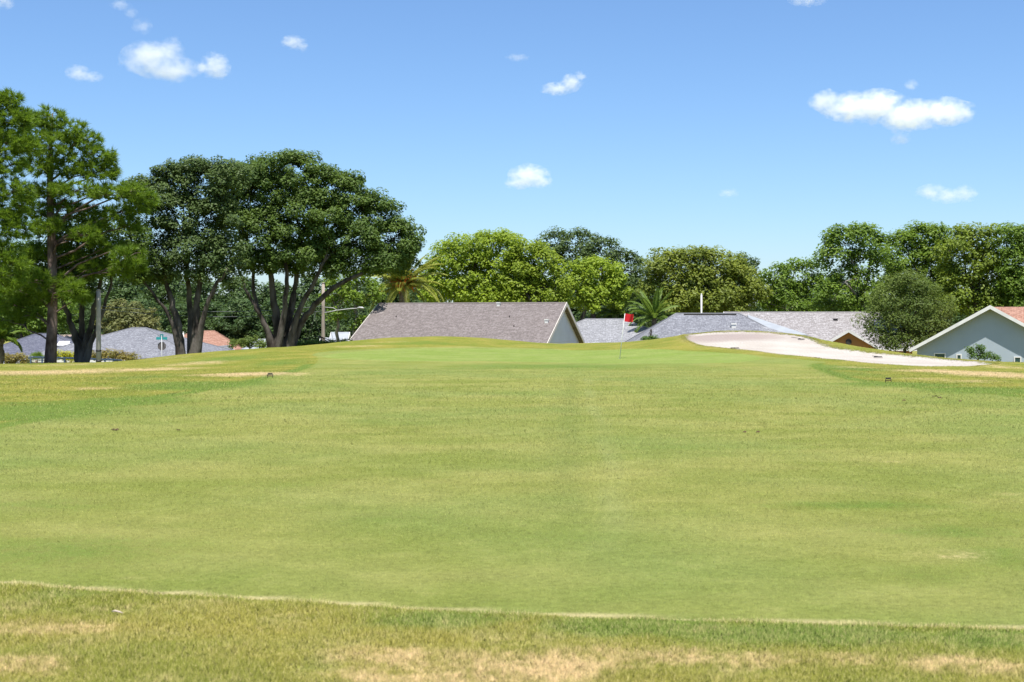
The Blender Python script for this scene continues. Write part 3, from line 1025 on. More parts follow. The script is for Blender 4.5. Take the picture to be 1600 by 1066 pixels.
# long-needled pines
def needle_tufts(C, D, n_needles, ln, wd, rng):
    """tufts at C pointing along D, each a burst of long thin needles"""
    m = len(C)
    d = np.repeat(D, n_needles, 0) * 0.75 + rng.normal(size=(m * n_needles, 3)) * 0.55
    d /= np.linalg.norm(d, axis=1, keepdims=True)
    c = np.repeat(C, n_needles, 0)
    r = np.cross(d, rng.normal(size=d.shape))
    r /= np.linalg.norm(r, axis=1, keepdims=True)
    l = ln * rng.uniform(0.6, 1.15, len(d))[:, None]
    V = np.empty((len(d), 3, 3))
    V[:, 0] = c - r * wd
    V[:, 1] = c + r * wd
    V[:, 2] = c + d * l - np.array([0, 0, 0.12]) * l
    return V


def make_pine(label, px, D, top_py, spec, seed, trunk_r, lean=0.0, per=1.0):
    rng = np.random.default_rng(seed)
    base = gpt(px, D)
    root = empty('pine_tree', base)
    tag(root, label, 'tree', 'pines at the left edge')
    topw = P(px + lean, top_py, D) - base
    trunk = [Vector((0, 0, -0.4))] + [Vector((topw.x * t ** 1.5 + 0.10 * math.sin(6 * t), 0.08 * math.sin(5 * t + 1), topw.z * t)) for t in (.12, .25, .4, .55, .7, .85, .97)]
    mb = MB()
    mb.tube(trunk, [trunk_r * f for f in (1.25, 1.0, .93, .86, .74, .58, .36, .12)], 12)
    mb.build('trunk', M['bark_pine'], root, True)
    br = MB()
    Cs, Ds = [], []
    for s in spec:
        c = P(s[0], s[1], D + (s[4] if len(s) > 4 else 0)) - base
        rx, rz = s[2] / FPX * D, s[3] / FPX * D
        # limb from the trunk, a little below the clump
        hz = max(1.0, c.z - 0.35 * abs(c.x) - 0.3)
        t = min(max(hz / topw.z, 0.05), 0.95)
        a = Vector((topw.x * t ** 1.5, 0, topw.z * t))
        pts = bent(a, c, rng, 0.12, 5)
        r0 = 0.035 + 0.008 * (c - a).length
        br.tube(pts, [r0 * (1 - 0.7 * i / 5) for i in range(6)], 6, caps=False)
        n = int(per * 30 * rx * rz * 3.4) + 10
        e = rng.normal(size=(n, 3))
        e /= np.linalg.norm(e, axis=1, keepdims=True)
        rad = rng.uniform(0.1, 1, n)[:, None] ** 0.4
        pos = np.array(c) + e * rad * np.array([rx, rx * 0.8, rz])
        dd = e * 0.6 + np.array([0, 0, 0.7]) + (np.array(c - a) / ((c - a).length + 1e-6)) * 0.4
        dd /= np.linalg.norm(dd, axis=1, keepdims=True)
        Cs.append(pos)
        Ds.append(dd)
        for k in rng.choice(n, min(n, 9), replace=False):
            q = bent(c if rng.uniform() < 0.6 else pts[4], pos[k], rng, 0.1, 2)
            br.tube(q, [r0 * .3, r0 * .22, r0 * .12], 4, caps=False)
    br.build('branches', M['bark_pine'], root, True)
    C, Dn = np.concatenate(Cs), np.concatenate(Ds)
    V = needle_tufts(C, Dn, 34, 0.40, 0.019, rng)
    T = np.repeat(np.clip(np.repeat(rng.uniform(0, 1, len(C)), 34) * 0.7 + rng.uniform(0, 0.3, len(C) * 34), 0, 1), 3)
    mesh_np('crown', V.reshape(-1, 3), np.arange(len(V) * 3).reshape(-1, 3), L['pine'], root, attrs={'tint': T})
    return root


make_pine('tall pine with a bare reddish trunk in front of the left oaks', 78, 66.5, 165,
          [(75, 185, 30, 18), (52, 205, 34, 22), (105, 205, 32, 18), (80, 230, 45, 20, -.5), (130, 222, 32, 16), (155, 245, 26, 14), (150, 270, 36, 16), (105, 262, 40, 18), (60, 262, 36, 18, -.8),
           (170, 262, 14, 20), (120, 298, 55, 13, -.6), (75, 300, 36, 14), (170, 302, 38, 12), (205, 300, 30, 14, -.8), (218, 322, 24, 14, -.5), (190, 335, 30, 14), (205, 352, 22, 10), (235, 312, 12, 10),
           (55, 330, 25, 15), (132, 367, 24, 13, -1), (155, 355, 16, 8), (200, 402, 28, 17, -1), (215, 415, 16, 12), (188, 425, 18, 9), (115, 455, 24, 18, -1), (98, 440, 18, 12), (130, 468, 12, 9),
           (50, 440, 34, 18, -.8), (30, 455, 30, 18), (62, 468, 26, 12), (60, 395, 25, 15, .5), (100, 330, 40, 16, .6), (140, 335, 34, 14, .8), (90, 365, 34, 16, .8), (165, 385, 30, 14, .6), (20, 478, 30, 14), (45, 492, 26, 10), (8, 500, 26, 12), (110, 400, 34, 16, 1.), (150, 420, 26, 14, .8), (70, 355, 26, 14, -.6)], 31, 0.27, lean=6)
make_pine('pine whose trunk stands just outside the left edge of the photo', -45, 62, 110,
          [(-10, 165, 30, 22), (15, 160, 20, 16), (20, 190, 34, 20), (35, 182, 24, 12), (15, 225, 38, 22), (40, 228, 22, 14), (10, 262, 34, 18), (-20, 215, 40, 22), (20, 300, 34, 20), (35, 320, 20, 14),
           (0, 340, 34, 20), (22, 362, 26, 18), (5, 395, 30, 20), (25, 412, 22, 14), (10, 435, 30, 16), (-30, 300, 40, 26), (-40, 380, 40, 26), (-60, 200, 50, 40), (-80, 280, 50, 40), (18, 340, 20, 14)], 32, 0.27)

# ------------------------------------------------------------------ trees behind the houses
GB = 'trees behind the houses'
make_tree('broadleaf_tree', 'large lime green tree rising behind the middle of the taupe roof', 725, 119,
          [(705, 405, 34, 30), (735, 392, 40, 28), (775, 390, 42, 28), (690, 435, 28, 28), (735, 432, 55, 34), (790, 430, 42, 36), (700, 462, 40, 22), (765, 465, 55, 22)],
          L['lime'], M['bark_oak'], 21, 0.72, 0.165, 4.8, group=GB)
make_tree('broadleaf_tree', 'yellow-green rounded tree behind the right half of the taupe roof', 840, 117,
          [(820, 408, 34, 32), (850, 415, 26, 28), (815, 440, 36, 30), (855, 448, 30, 32), (830, 470, 44, 20), (865, 480, 24, 20)],
          L['lime2'], M['bark_oak'], 22, 0.8, 0.19, 5.0, group=GB)
make_tree('broadleaf_tree', 'smaller lime green round tree right of the taupe gable', 925, 121,
          [(905, 432, 30, 24), (940, 428, 34, 22), (900, 458, 30, 22), (950, 452, 30, 24), (925, 470, 40, 22), (965, 470, 16, 16)],
          L['lime'], M['bark_oak'], 23, 0.72, 0.18, 5.0, group=GB)
make_tree('broadleaf_tree', 'tall dusky dark tree rising behind the lime green trees', 905, 150,
          [(870, 382, 30, 20), (905, 380, 36, 20), (940, 388, 28, 18), (890, 405, 45, 22), (940, 410, 35, 22), (975, 412, 26, 22), (990, 425, 22, 26), (975, 450, 35, 30)],
          L['oak_dull'], M['bark_oak'], 24, 0.8, 0.2, 3.6, group=GB, inner=0.15)
make_tree('broadleaf_tree', 'broad olive tree with yellowish crown behind the grey hipped roof', 1105, 124,
          [(1045, 420, 34, 28), (1085, 412, 36, 22), (1120, 420, 36, 26), (1030, 445, 26, 28), (1155, 440, 34, 28), (1075, 448, 48, 28), (1130, 455, 45, 26), (1175, 462, 22, 24), (1060, 475, 45, 20), (1120, 478, 50, 20)],
          L['olive'], M['bark_oak'], 25, 0.78, 0.185, 4.8, group=GB)
make_tree('broadleaf_tree', 'small dark tree top peeking above the olive tree', 1160, 150,
          [(1150, 408, 18, 9), (1172, 416, 14, 11), (1160, 430, 24, 14)], L['oak_dull'], M['bark_oak'], 26, 0.7, 0.2, 4.0, group=GB)
make_tree('broadleaf_tree', 'dark green tree in the dip between olive tree and tall oak', 1240, 128,
          [(1215, 432, 22, 22), (1242, 424, 26, 18), (1268, 430, 24, 24), (1225, 460, 30, 22), (1265, 462, 34, 24), (1205, 475, 22, 18), (1245, 485, 40, 18)],
          L['mid'], M['bark_pale'], 27, 0.75, 0.19, 4.2, group=GB, inner=0.15)
make_tree('broadleaf_tree', 'tall open-crowned oak with pale limbs above the pinkish roof', 1350, 120,
          [(1318, 378, 30, 22), (1350, 372, 28, 20), (1372, 392, 20, 24), (1308, 405, 28, 20), (1345, 410, 30, 20), (1378, 425, 18, 24), (1318, 440, 28, 22), (1355, 445, 26, 22), (1300, 470, 34, 26), (1345, 482, 40, 22)],
          L['mid'], M['bark_pale'], 28, 0.72, 0.185, 4.4, group=GB, inner=0.1,
          stems=[[(1350, 545, .42), (1348, 500, .36), (1346, 460, .3), (1338, 430, .22), (1326, 395, .14)], [(1348, 480, .25), (1335, 458, .18, -.5), (1320, 440, .12, -.8)], [(1346, 465, .25), (1356, 430, .18), (1362, 395, .12)]])
make_tree('broadleaf_tree', 'full mid-green tree directly behind the bushy grey-green tree', 1440, 112,
          [(1410, 385, 26, 24), (1440, 375, 32, 22), (1470, 378, 30, 24), (1415, 415, 32, 26), (1455, 412, 38, 30), (1480, 440, 30, 30), (1405, 445, 26, 26), (1445, 450, 40, 30)],
          L['mid2'], M['bark_oak'], 29, 0.66, 0.16, 4.6, group=GB)
make_tree('broadleaf_tree', 'bushy green tree just left of and above the blue gable peak', 1525, 108,
          [(1505, 380, 32, 24), (1540, 375, 32, 24), (1500, 412, 34, 28), (1545, 412, 38, 28), (1515, 445, 40, 30), (1558, 450, 36, 28), (1500, 478, 40, 26), (1550, 485, 44, 24)],
          L['warm'], M['bark_oak'], 30, 0.9, 0.165, 4.4, group=GB)
make_tree('broadleaf_tree', 'green tree cut off by the right edge above the red-brown roof', 1615, 106,
          [(1580, 372, 26, 20), (1610, 380, 34, 28), (1590, 410, 36, 28), (1635, 415, 40, 34), (1595, 448, 36, 28), (1640, 460, 45, 34), (1600, 480, 40, 22)],
          L['mid'], M['bark_oak'], 33, 0.6, 0.15, 4.4, group=GB)
make_tree('small_tree', 'bushy grey-green small tree between the orange gable and the blue house', 1418, 91,
          [(1415, 455, 30, 28), (1388, 470, 28, 24), (1448, 470, 32, 26), (1372, 488, 22, 20), (1418, 490, 40, 28), (1462, 498, 28, 24), (1390, 512, 36, 24), (1440, 518, 45, 24), (1405, 535, 45, 16), (1378, 528, 28, 16), (1352, 500, 12, 12), (1480, 478, 16, 14), (1432, 440, 18, 14), (1395, 445, 14, 12), (1478, 520, 18, 16)],
          L['grey'], M['bark_oak'], 34, 0.5, 0.12, 4.4, trunk_r=0.16, aspect=0.32, flat=0.9)
make_tree('young_tree', 'slender trunked tree just right of the street lamp pole', 528, 96,
          [(530, 445, 20, 18), (518, 465, 16, 16), (540, 468, 18, 18), (525, 492, 16, 12)], L['mid2'], M['bark_pale'], 35, 0.5, 0.15, 3.0, trunk_r=0.16, fork=0.6)
make_tree('young_tree', 'slender trunked tree touching the left end of the taupe roof', 552, 97,
          [(558, 442, 22, 20), (578, 458, 20, 22), (556, 475, 18, 16), (562, 508, 14, 12)], L['mid2'], M['bark_pale'], 36, 0.5, 0.15, 3.0, trunk_r=0.15, fork=0.6)
make_tree('broadleaf_tree', 'brownish-green bushy tree right above the grey hipped roof at left', 202, 124,
          [(195, 490, 30, 18), (225, 498, 20, 16), (175, 498, 22, 18), (205, 512, 40, 16), (235, 512, 14, 12)], L['brush'], M['bark_oak'], 37, 0.55, 0.16, 4.4, trunk_r=0.2)
make_tree('broadleaf_tree', 'leafy green tree behind the slate roof at the left edge', 30, 124,
          [(10, 480, 40, 28), (55, 478, 34, 26), (90, 490, 30, 24), (30, 505, 45, 22), (75, 508, 38, 20), (-20, 495, 40, 34)], L['mid'], M['bark_oak'], 38, 0.6, 0.17, 4.2, trunk_r=0.2)

# the wood beyond: single trees sharing three crowns
def far_trees():
    rng = np.random.default_rng(77)
    protos = []
    for k in range(3):
        lobes = []
        for i in range(7):
            a = 2 * math.pi * i / 7 + k
            lobes.append(((2.6 * math.cos(a), 2.6 * math.sin(a), 5.2 + 2.2 * rng.uniform(-1, 1)), (2.3, 2.3, 2.0)))
        lobes.append(((0, 0, 8.2), (2.8, 2.8, 2.0)))
        lobes.append(((0, 0, 3.4), (3.4, 3.4, 2.2)))
        C, N, S, T, cl = crown_arrays(lobes, 0.95, 0.26, 4.6, rng)
        V = leaf_quads(C, N, S, 0.55, rng)
        crown = mesh_np('crown', V.reshape(-1, 3), np.arange(len(C) * 4).reshape(-1, 4), L['far'], attrs={'tint': np.repeat(T, 4)})
        mb = MB()
        mb.tube(bent((0, 0, -0.5), (0.2, 0.1, 5.5), rng, 0.06, 5), [.34, .28, .26, .22, .18, .1], 8)
        trunk = mb.build('trunk', M['bark_oak'], smooth=True)
        protos.append((crown.data, trunk.data))
        bpy.data.objects.remove(crown)
        bpy.data.objects.remove(trunk)
    ORD = ['first', 'second', 'third', 'fourth', 'fifth', 'sixth', 'seventh', 'eighth', 'ninth', 'tenth', 'eleventh', 'twelfth', 'thirteenth', 'fourteenth', 'fifteenth', 'sixteenth', 'seventeenth', 'eighteenth']
    rows = []
    for x0, x1, D0, jd, t0, t1, s0, s1, what in ((-70, 640, 172, 11, 428, 446, 48, 66, 'tree from the left in the tall dark row behind the oaks'),
                                                (120, 600, 140, 4, 468, 486, 46, 60, 'tree from the left in the low dark row above the left roofs'),
                                                (660, 1700, 165, 10, 426, 448, 60, 84, 'tree from the left in the dark row behind the lime and olive trees')):
        x, n = x0, 0
        while x < x1:
            rows.append((x, D0 + rng.uniform(-jd, jd), rng.uniform(t0, t1), ORD[n] + ' ' + what))
            x += rng.uniform(s0, s1)
            n += 1
    for i, (px, D, top, lab) in enumerate(rows):
        cr, tr = protos[i % 3]
        p = gpt(px, D)
        h = P(px, top, D).z - p.z
        root = empty('distant_tree', p, rng.uniform(0, 6.28))
        s = h / 10.0
        root.scale = (s * rng.uniform(0.95, 1.15), s * rng.uniform(0.95, 1.15), s)
        tag(root, lab, 'tree', 'dark wood behind the houses')
        for nm, me in (('crown', cr), ('trunk', tr)):
            o = bpy.data.objects.new(nm, me)
            o.parent = root
            COL.objects.link(o)


far_trees()


# ------------------------------------------------------------------ palms
def frond_mesh(name, ln, droop, leaf_l, rng, n=72):
    V, F, T = [], [], []
    pts = []
    for i in range(n + 1):
        t = i / n
        pts.append(np.array([ln * t * (1 - 0.12 * t * t * droop), 0, ln * (0.28 * t - droop * 0.62 * t ** 2.4)]))
    for i in range(n):                       # rachis, a flat three-sided bar
        w0, w1 = 0.03 * (1 - i / n) + 0.006, 0.03 * (1 - (i + 1) / n) + 0.006
        a, b = pts[i], pts[i + 1]
        k = len(V)
        V += [a + (0, w0, 0), a + (0, -w0, 0), a + (0, 0, -w0), b + (0, w1, 0), b + (0, -w1, 0), b + (0, 0, -w1)]
        F += [(k, k + 3, k + 4, k + 1), (k + 1, k + 4, k + 5, k + 2), (k + 2, k + 5, k + 3, k)]
        T += [0.9] * 6
    for i in range(4, n):
        t = i / n
        l = leaf_l * math.sin(math.pi * min(1, 0.15 + 0.8 * t)) ** 0.7
        for s in (-1, 1):
            d = np.array([0.55, s * 0.85, 0.18 - 0.35 * rng.uniform()])
            d /= np.linalg.norm(d)
            a = pts[i]
            m = a + d * l * 0.5 + (0, 0, 0.02)
            e = a + d * l + (0, 0, -0.25 * l)
            w = 0.06
            k = len(V)
            V += [a, m + (w, 0, 0), e, m - (w, 0, 0)]
            F += [(k, k + 1, k + 2, k + 3)]
            T += [rng.uniform()] * 4
    return V, F, T


def make_palm(label, px, D, crown_py, flen, nf, mat, seed, trunk_r=0.2, fruit=False, leaf_l=0.42, group=None):
    rng = np.random.default_rng(seed)
    base = gpt(px, D)
    top = P(px, crown_py, D).z - base.z
    root = empty('palm_tree', base)
    tag(root, label, 'palm', group)
    mb = MB()
    k = 14
    mb.tube([(0.05 * math.sin(i), 0, -0.3 + (top + 0.3) * i / k) for i in range(k + 1)], [trunk_r * (1.25 if i == 0 else (1.06 if i % 2 else 0.94)) for i in range(k + 1)], 10)
    mb.build('trunk', M['bark_palm'], root, True)
    mes = []
    for dr in (0.35, 0.6, 0.95):
        V, F, T = frond_mesh('frond', flen, dr, leaf_l, rng)
        o = mesh_np('frond', np.array(V), F, mat, attrs={'tint': T})
        mes.append(o.data)
        bpy.data.objects.remove(o)
    for i in range(nf):
        t = i / nf
        o = bpy.data.objects.new('frond', mes[0 if t < .35 else (1 if t < .7 else 2)])
        o.parent = root
        o.location = (0, 0, top)
        el = math.radians(62 - 82 * t + rng.uniform(-8, 8))
        o.rotation_euler = (rng.uniform(-.25, .25), -el, i * 2.39996 + rng.uniform(-.2, .2))
        s = rng.uniform(0.85, 1.1)
        o.scale = (s, s, s)
        COL.objects.link(o)
    if fruit:
        for j in range(6):
            a = j * 1.05 + 0.3
            fb = MB()
            c0 = Vector((0.5 * math.cos(a), 0.5 * math.sin(a), top + 0.25 + 0.5 * (j % 2)))
            for _ in range(60):
                q = c0 + Vector(rng.normal(size=3)) * 0.26 + Vector((math.cos(a), math.sin(a), 0)) * 0.2
                fb.tube([c0, q, q + Vector((0, 0, -0.12))], [0.008, 0.03, 0.035], 4)
            fb.build('fruit_cluster', M['fruit'], root)
    return root


make_palm('date palm with orange fruit clusters above the left end of the taupe roof', 630, 104, 447, 3.9, 52, L['palm'], 41, 0.32, True, 0.5)
make_palm('green palm with arching fronds behind the grey hipped roof', 1022, 114, 496, 3.2, 22, L['palm_green'], 42, 0.2, group='palms behind the grey roofs')
make_palm('smaller green palm left of the red flag', 962, 122, 490, 2.5, 16, L['palm_green'], 43, 0.18, group='palms behind the grey roofs')
make_palm('dark low palm at the left edge of the photo', 2, 74, 528, 1.5, 18, L['palm_green'], 44, 0.16, leaf_l=0.3)


# ------------------------------------------------------------------ shrubs and hedges
def make_shrub(name, label, px, D, spec, leafm, seed, clump_r=0.3, leaf=0.09, density=5.0, group=None, cat='shrub', depth=0.8, aspect=0.5):
    return make_tree(name, label, px, D, spec, leafm, M['bark_oak'], seed, clump_r, leaf, density, 0.06, 0.2, group, depth, cat, None, aspect, 0.9, 0.3, 2)


make_shrub('hedge', 'reddish and green hedge at the left edge behind the rough', 15, 78, [(-15, 562, 18, 9), (8, 563, 14, 9), (28, 563, 14, 8), (40, 564, 9, 7)], L['hedge'], 51, 0.22, 0.07)
make_shrub('hedge', 'clipped mixed hedge behind the pale railing right of the concrete pole', 180, 80, [(145, 557, 12, 7), (165, 556, 14, 7), (185, 556, 14, 7), (205, 558, 12, 8)], L['hedge'], 52, 0.22, 0.07)
make_shrub('shrub', 'yellow-leaved shrub between the pine trunk and the forked oak', 103, 79, [(95, 558, 11, 7), (108, 558, 11, 7)], L['yellow'], 53, 0.2, 0.07)
make_shrub('shrub', 'white-flecked leafy shrub left of the biggest oak trunk', 392, 84, [(368, 538, 12, 6), (388, 536, 16, 8), (410, 539, 14, 6)], L['grey'], 54, 0.25, 0.09)
make_shrub('shrub', 'small dark round bush below the grey hipped roof', 1018, 79, [(1010, 530, 9, 4), (1023, 530, 9, 4)], L['shrub'], 55, 0.18, 0.06)
make_shrub('shrub', 'dark green shrub against the blue gable wall', 1525, 78.5, [(1516, 552, 8, 8), (1530, 549, 8, 10), (1538, 556, 12, 7), (1552, 560, 9, 5)], L['shrub'], 56, 0.22, 0.08)
make_shrub('shrub', 'low creeper mass under the slender trees left of the taupe roof', 500, 82, [(465, 539, 16, 4), (490, 538, 16, 4), (515, 537, 16, 4), (540, 535, 10, 3)], L['mid2'], 57, 0.2, 0.07)


def fan_shrub(label, px, D, py, r, n, mat, seed):
    """low fan palm: many stiff pointed blades from a short stem"""
    rng = np.random.default_rng(seed)
    base = gpt(px, D)
    top = P(px, py, D).z - base.z
    root = empty('fan_palm', base)
    tag(root, label, 'palm')
    mb = MB()
    mb.tube([(0, 0, -0.2), (0, 0, top * 0.6)], [0.1, 0.08], 8)
    mb.build('stem', M['bark_palm'], root, True)
    for j in range(n):
        el = rng.uniform(-0.2, 1.4)
        az = rng.uniform(0, 6.28)
        d = Vector((math.cos(az) * math.cos(el), math.sin(az) * math.cos(el), math.sin(el)))
        c = Vector((0, 0, top * 0.55)) + d * r * 0.5
        V, F, T = [], [], []
        a = d.cross(Vector((0, 0, 1)))
        a.normalize()
        b = d.cross(a)
        for k in range(13):
            th = (k - 6) / 6 * 1.35
            e = c + (d * math.cos(th) + a * math.sin(th)) * r * 0.6 + b * rng.uniform(-.05, .05)
            w = a * 0.018 * math.cos(th) - d * 0.018 * math.sin(th)
            m = c.lerp(e, 0.55)
            i = len(V)
            V += [c, m + w, e, m - w]
            F += [(i, i + 1, i + 2, i + 3)]
            T += [rng.uniform()] * 4
        mesh_np('leaf', np.array([tuple(v) for v in V]), F, mat, root, attrs={'tint': T})
    return root


fan_shrub('rounded fan palm left of the pine trunk', 57, 76, 545, 0.62, 34, L['palm_green'], 61)
fan_shrub('bright fan palm between the pine and the forked oak', 110, 82, 545, 0.6, 26, L['yellow'], 62)
fan_shrub('spiky dark palm at the right end of the clipped hedge', 205, 80.5, 555, 0.55, 22, L['shrub'], 63)


# ------------------------------------------------------------------ houses
def roof_slope(parent, pts, mat, t=0.14, name='roof_slope'):
    """one slope: planar polygon, first edge is the eave; UV in metres along eave and up the slope"""
    pts = [Vector(p) for p in pts]
    nrm = Vector((0, 0, 0))
    for i in range(len(pts)):
        nrm += pts[i].cross(pts[(i + 1) % len(pts)])
    nrm.normalize()
    if nrm.z < 0:
        pts = [pts[1], pts[0]] + pts[2:][::-1]
        nrm = -nrm
    u = (pts[1] - pts[0]).normalized()
    v = nrm.cross(u)
    n = len(pts)
    vs = pts + [p - nrm * t for p in pts]
    fs = [tuple(range(n)), tuple(range(2 * n - 1, n - 1, -1))] + [(i, i + n, (i + 1) % n + n, (i + 1) % n) for i in range(n)]
    uv = []
    for f in fs:
        for i in f:
            q = vs[i] - pts[0]
            uv.append((q.dot(u), q.dot(v)))
    return mesh_np(name, np.array([tuple(x) for x in vs]), fs, mat, parent, uv=uv)


def gable_house(label, c, yaw, length, width, eave_z, ridge_z, roofm, wallm, trimm, over=0.45, rake=0.35, fascia_h=0.18, boards=False):
    """ridge along local x; c is the ground point under the middle. heights are above c.z"""
    root = empty('house', c, yaw)
    tag(root, label, 'house')
    L2, W2 = length / 2, width / 2
    pitch = (ridge_z - eave_z) / (W2 + over)
    wz = eave_z + pitch * over
    mb = MB()
    prof = [(-W2, -0.3), (W2, -0.3), (W2, wz - 0.16), (0, ridge_z - 0.17), (-W2, wz - 0.16)]
    mb.add([(-L2, y, z) for y, z in prof] + [(L2, y, z) for y, z in prof], [(0, 4, 3, 2, 1), (5, 6, 7, 8, 9), (0, 1, 6, 5), (1, 2, 7, 6), (2, 3, 8, 7), (3, 4, 9, 8), (4, 0, 5, 9)])
    mb.build('wall', wallm, root)
    if boards:
        for sgn in (1, -1):
            z = wz - 0.3
            while z < ridge_z - 0.4:
                hw = max(0.1, (ridge_z - 0.2 - z - 0.2) / pitch)
                hw = min(hw, W2)
                b = MB()
                x0 = sgn * L2
                hw2 = max(0.03, min(W2, (ridge_z - 0.2 - z - 0.22 - 0.05) / pitch))
                b.add([(x0 + sgn * 0.004, -hw, z), (x0 + sgn * 0.004, hw, z), (x0 + sgn * 0.004, hw2, z + 0.22), (x0 + sgn * 0.004, -hw2, z + 0.22),
                       (x0 + sgn * 0.035, -hw, z), (x0 + sgn * 0.035, hw, z), (x0 + sgn * 0.012, hw2, z + 0.22), (x0 + sgn * 0.012, -hw2, z + 0.22)],
                      [(0, 1, 2, 3), (7, 6, 5, 4), (0, 4, 5, 1), (1, 5, 6, 2), (2, 6, 7, 3), (3, 7, 4, 0)])
                b.build('siding_board', wallm, root)
                z += 0.235
    LR = L2 + rake
    WR = W2 + over
    for s in (-1, 1):
        roof_slope(root, [(-LR, s * WR, eave_z), (LR, s * WR, eave_z), (LR, s * 0.003, ridge_z), (-LR, s * 0.003, ridge_z)], roofm)
    for s in (-1, 1):
        for e in (-1, 1):
            b = MB()
            x0, x1 = e * (LR + 0.003), e * (LR + 0.045)
            b.add([(x, y, z) for x in (x0, x1) for y, z in ((s * WR, eave_z + .03), (s * 0.001, ridge_z + .03), (s * 0.001, ridge_z - fascia_h - .08), (s * WR, eave_z - fascia_h - .05))],
                  [(0, 1, 2, 3), (7, 6, 5, 4), (0, 4, 5, 1), (1, 5, 6, 2), (2, 6, 7, 3), (3, 7, 4, 0)])
            b.build('rake_board', trimm, root)
        b = MB()
        b.box(-LR, LR, min(s * (WR + .004), s * (WR + .04)), max(s * (WR + .004), s * (WR + .04)), eave_z - fascia_h - .04, eave_z + .01)
        b.build('fascia', trimm, root)
    b = MB()
    b.slab([(-LR, -0.14, ridge_z - 0.14 * pitch + .025), (LR, -0.14, ridge_z - 0.14 * pitch + .025), (LR, 0, ridge_z + .03), (-LR, 0, ridge_z + .03)], 0.02)
    b.slab([(-LR, 0, ridge_z + .031), (LR, 0, ridge_z + .031), (LR, 0.14, ridge_z - 0.14 * pitch + .025), (-LR, 0.14, ridge_z - 0.14 * pitch + .025)], 0.02)
    b.build('ridge_cap', roofm, root)
    return root


def hip_house(label, c, yaw, length, width, ridge_len, eave_z, ridge_z, roofm, wallm, trimm, over=0.5, capm=None):
    root = empty('house', c, yaw)
    tag(root, label, 'house')
    L2, W2 = length / 2, width / 2
    MB().box(-L2 + over, L2 - over, -W2 + over, W2 - over, -0.3, eave_z - 0.02).build('wall', wallm, root)
    A, B, Cc, Dd = (-L2, -W2, eave_z), (L2, -W2, eave_z), (L2, W2, eave_z), (-L2, W2, eave_z)
    R0, R1 = (-ridge_len / 2, 0, ridge_z), (ridge_len / 2, 0, ridge_z)
    roof_slope(root, [A, B, R1, R0], roofm)
    roof_slope(root, [Cc, Dd, R0, R1], roofm)
    roof_slope(root, [B, Cc, R1], roofm)
    roof_slope(root, [Dd, A, R0], roofm)
    for a, b in ((R0, R1), (A, R0), (B, R1), (Cc, R1), (Dd, R0)):
        q = MB()
        q.tube([a, b], 0.055, 6)
        q.build('ridge_cap', capm or roofm, root)
    MB().box(-L2, L2, -W2 - .045, -W2 - .004, eave_z - .22, eave_z + .012).build('fascia', trimm, root)
    MB().box(-L2, L2, W2 + .004, W2 + .045, eave_z - .22, eave_z + .012).build('fascia', trimm, root)
    MB().box(-L2 - .045, -L2 - .004, -W2, W2, eave_z - .22, eave_z + .012).build('fascia', trimm, root)
    MB().box(L2 + .004, L2 + .045, -W2, W2, eave_z - .22, eave_z + .012).build('fascia', trimm, root)
    return root


def roof_vent(root, x, y, z, w=0.3, mat=None, h=0.28):
    b = MB()
    b.box(x - w / 2, x + w / 2, y - w / 2, y + w / 2, z - 0.25, z + h * 0.6)
    b.box(x - w * .62, x + w * .62, y - w * .62, y + w * .62, z + h * 0.62, z + h)
    b.build('roof_vent', mat or M['galv'], root)


def stack_pipe(root, x, y, z, r=0.05, h=0.4, mat=None):
    b = MB()
    b.tube([(x, y, z - 0.2), (x, y, z + h)], r, 8)
    b.build('vent_pipe', mat or M['dark'], root)


# taupe gable house in the middle
TH = math.radians(15)
Pfr = Vector((2.33, 88.0, 0))
u, v = Vector((math.cos(TH), -math.sin(TH), 0)), Vector((math.sin(TH), math.cos(TH), 0))
cen = Pfr + v * 6.5 - u * 7.35
zb = -2.75
house = gable_house('taupe shingled house with a pale siding gable, behind the green', (cen.x, cen.y, zb), -TH, 14.0, 12.1, -0.06 - zb, 2.98 - zb, M['roof_main'], M['siding'], M['trim'], 0.45, 0.35, boards=True)
sl = (2.98 + 0.06) / 6.5
for px_, py_, kind in ((779, 477.5, 'v'), (854, 504, 'v'), (796, 496, 'p'), (803, 511, 'p'), (619, 496, 'p')):
    # find the point of the front slope on that line of sight
    for t in np.arange(80, 100, 0.02):
        q = P(px_, py_, t)
        lx, ly = (q - cen).dot(u), (q - cen).dot(v)
        zr = 2.98 - zb - sl * abs(ly)
        if ly > -6.6 and q.z - zb < zr:
            break
    if kind == 'v':
        roof_vent(house, lx, ly, zr + 0.02, 0.24, M['white'], 0.22)
    else:
        stack_pipe(house, lx, ly, zr, 0.04, 0.12)
MB().box(7.39, 7.47, -5.9, -0.2, 0, 0.01)

# grey hip roof right behind its gable
c = P(945, 500, 116)
hip_house('pale grey hipped roof house just right of the taupe gable', (c.x, c.y, -3.0), math.radians(-4), 15.5, 13.0, 3.4, -0.55 + 3.0, 1.78 + 3.0, M['roof_pale'], M['stucco_beige'], M['white'])
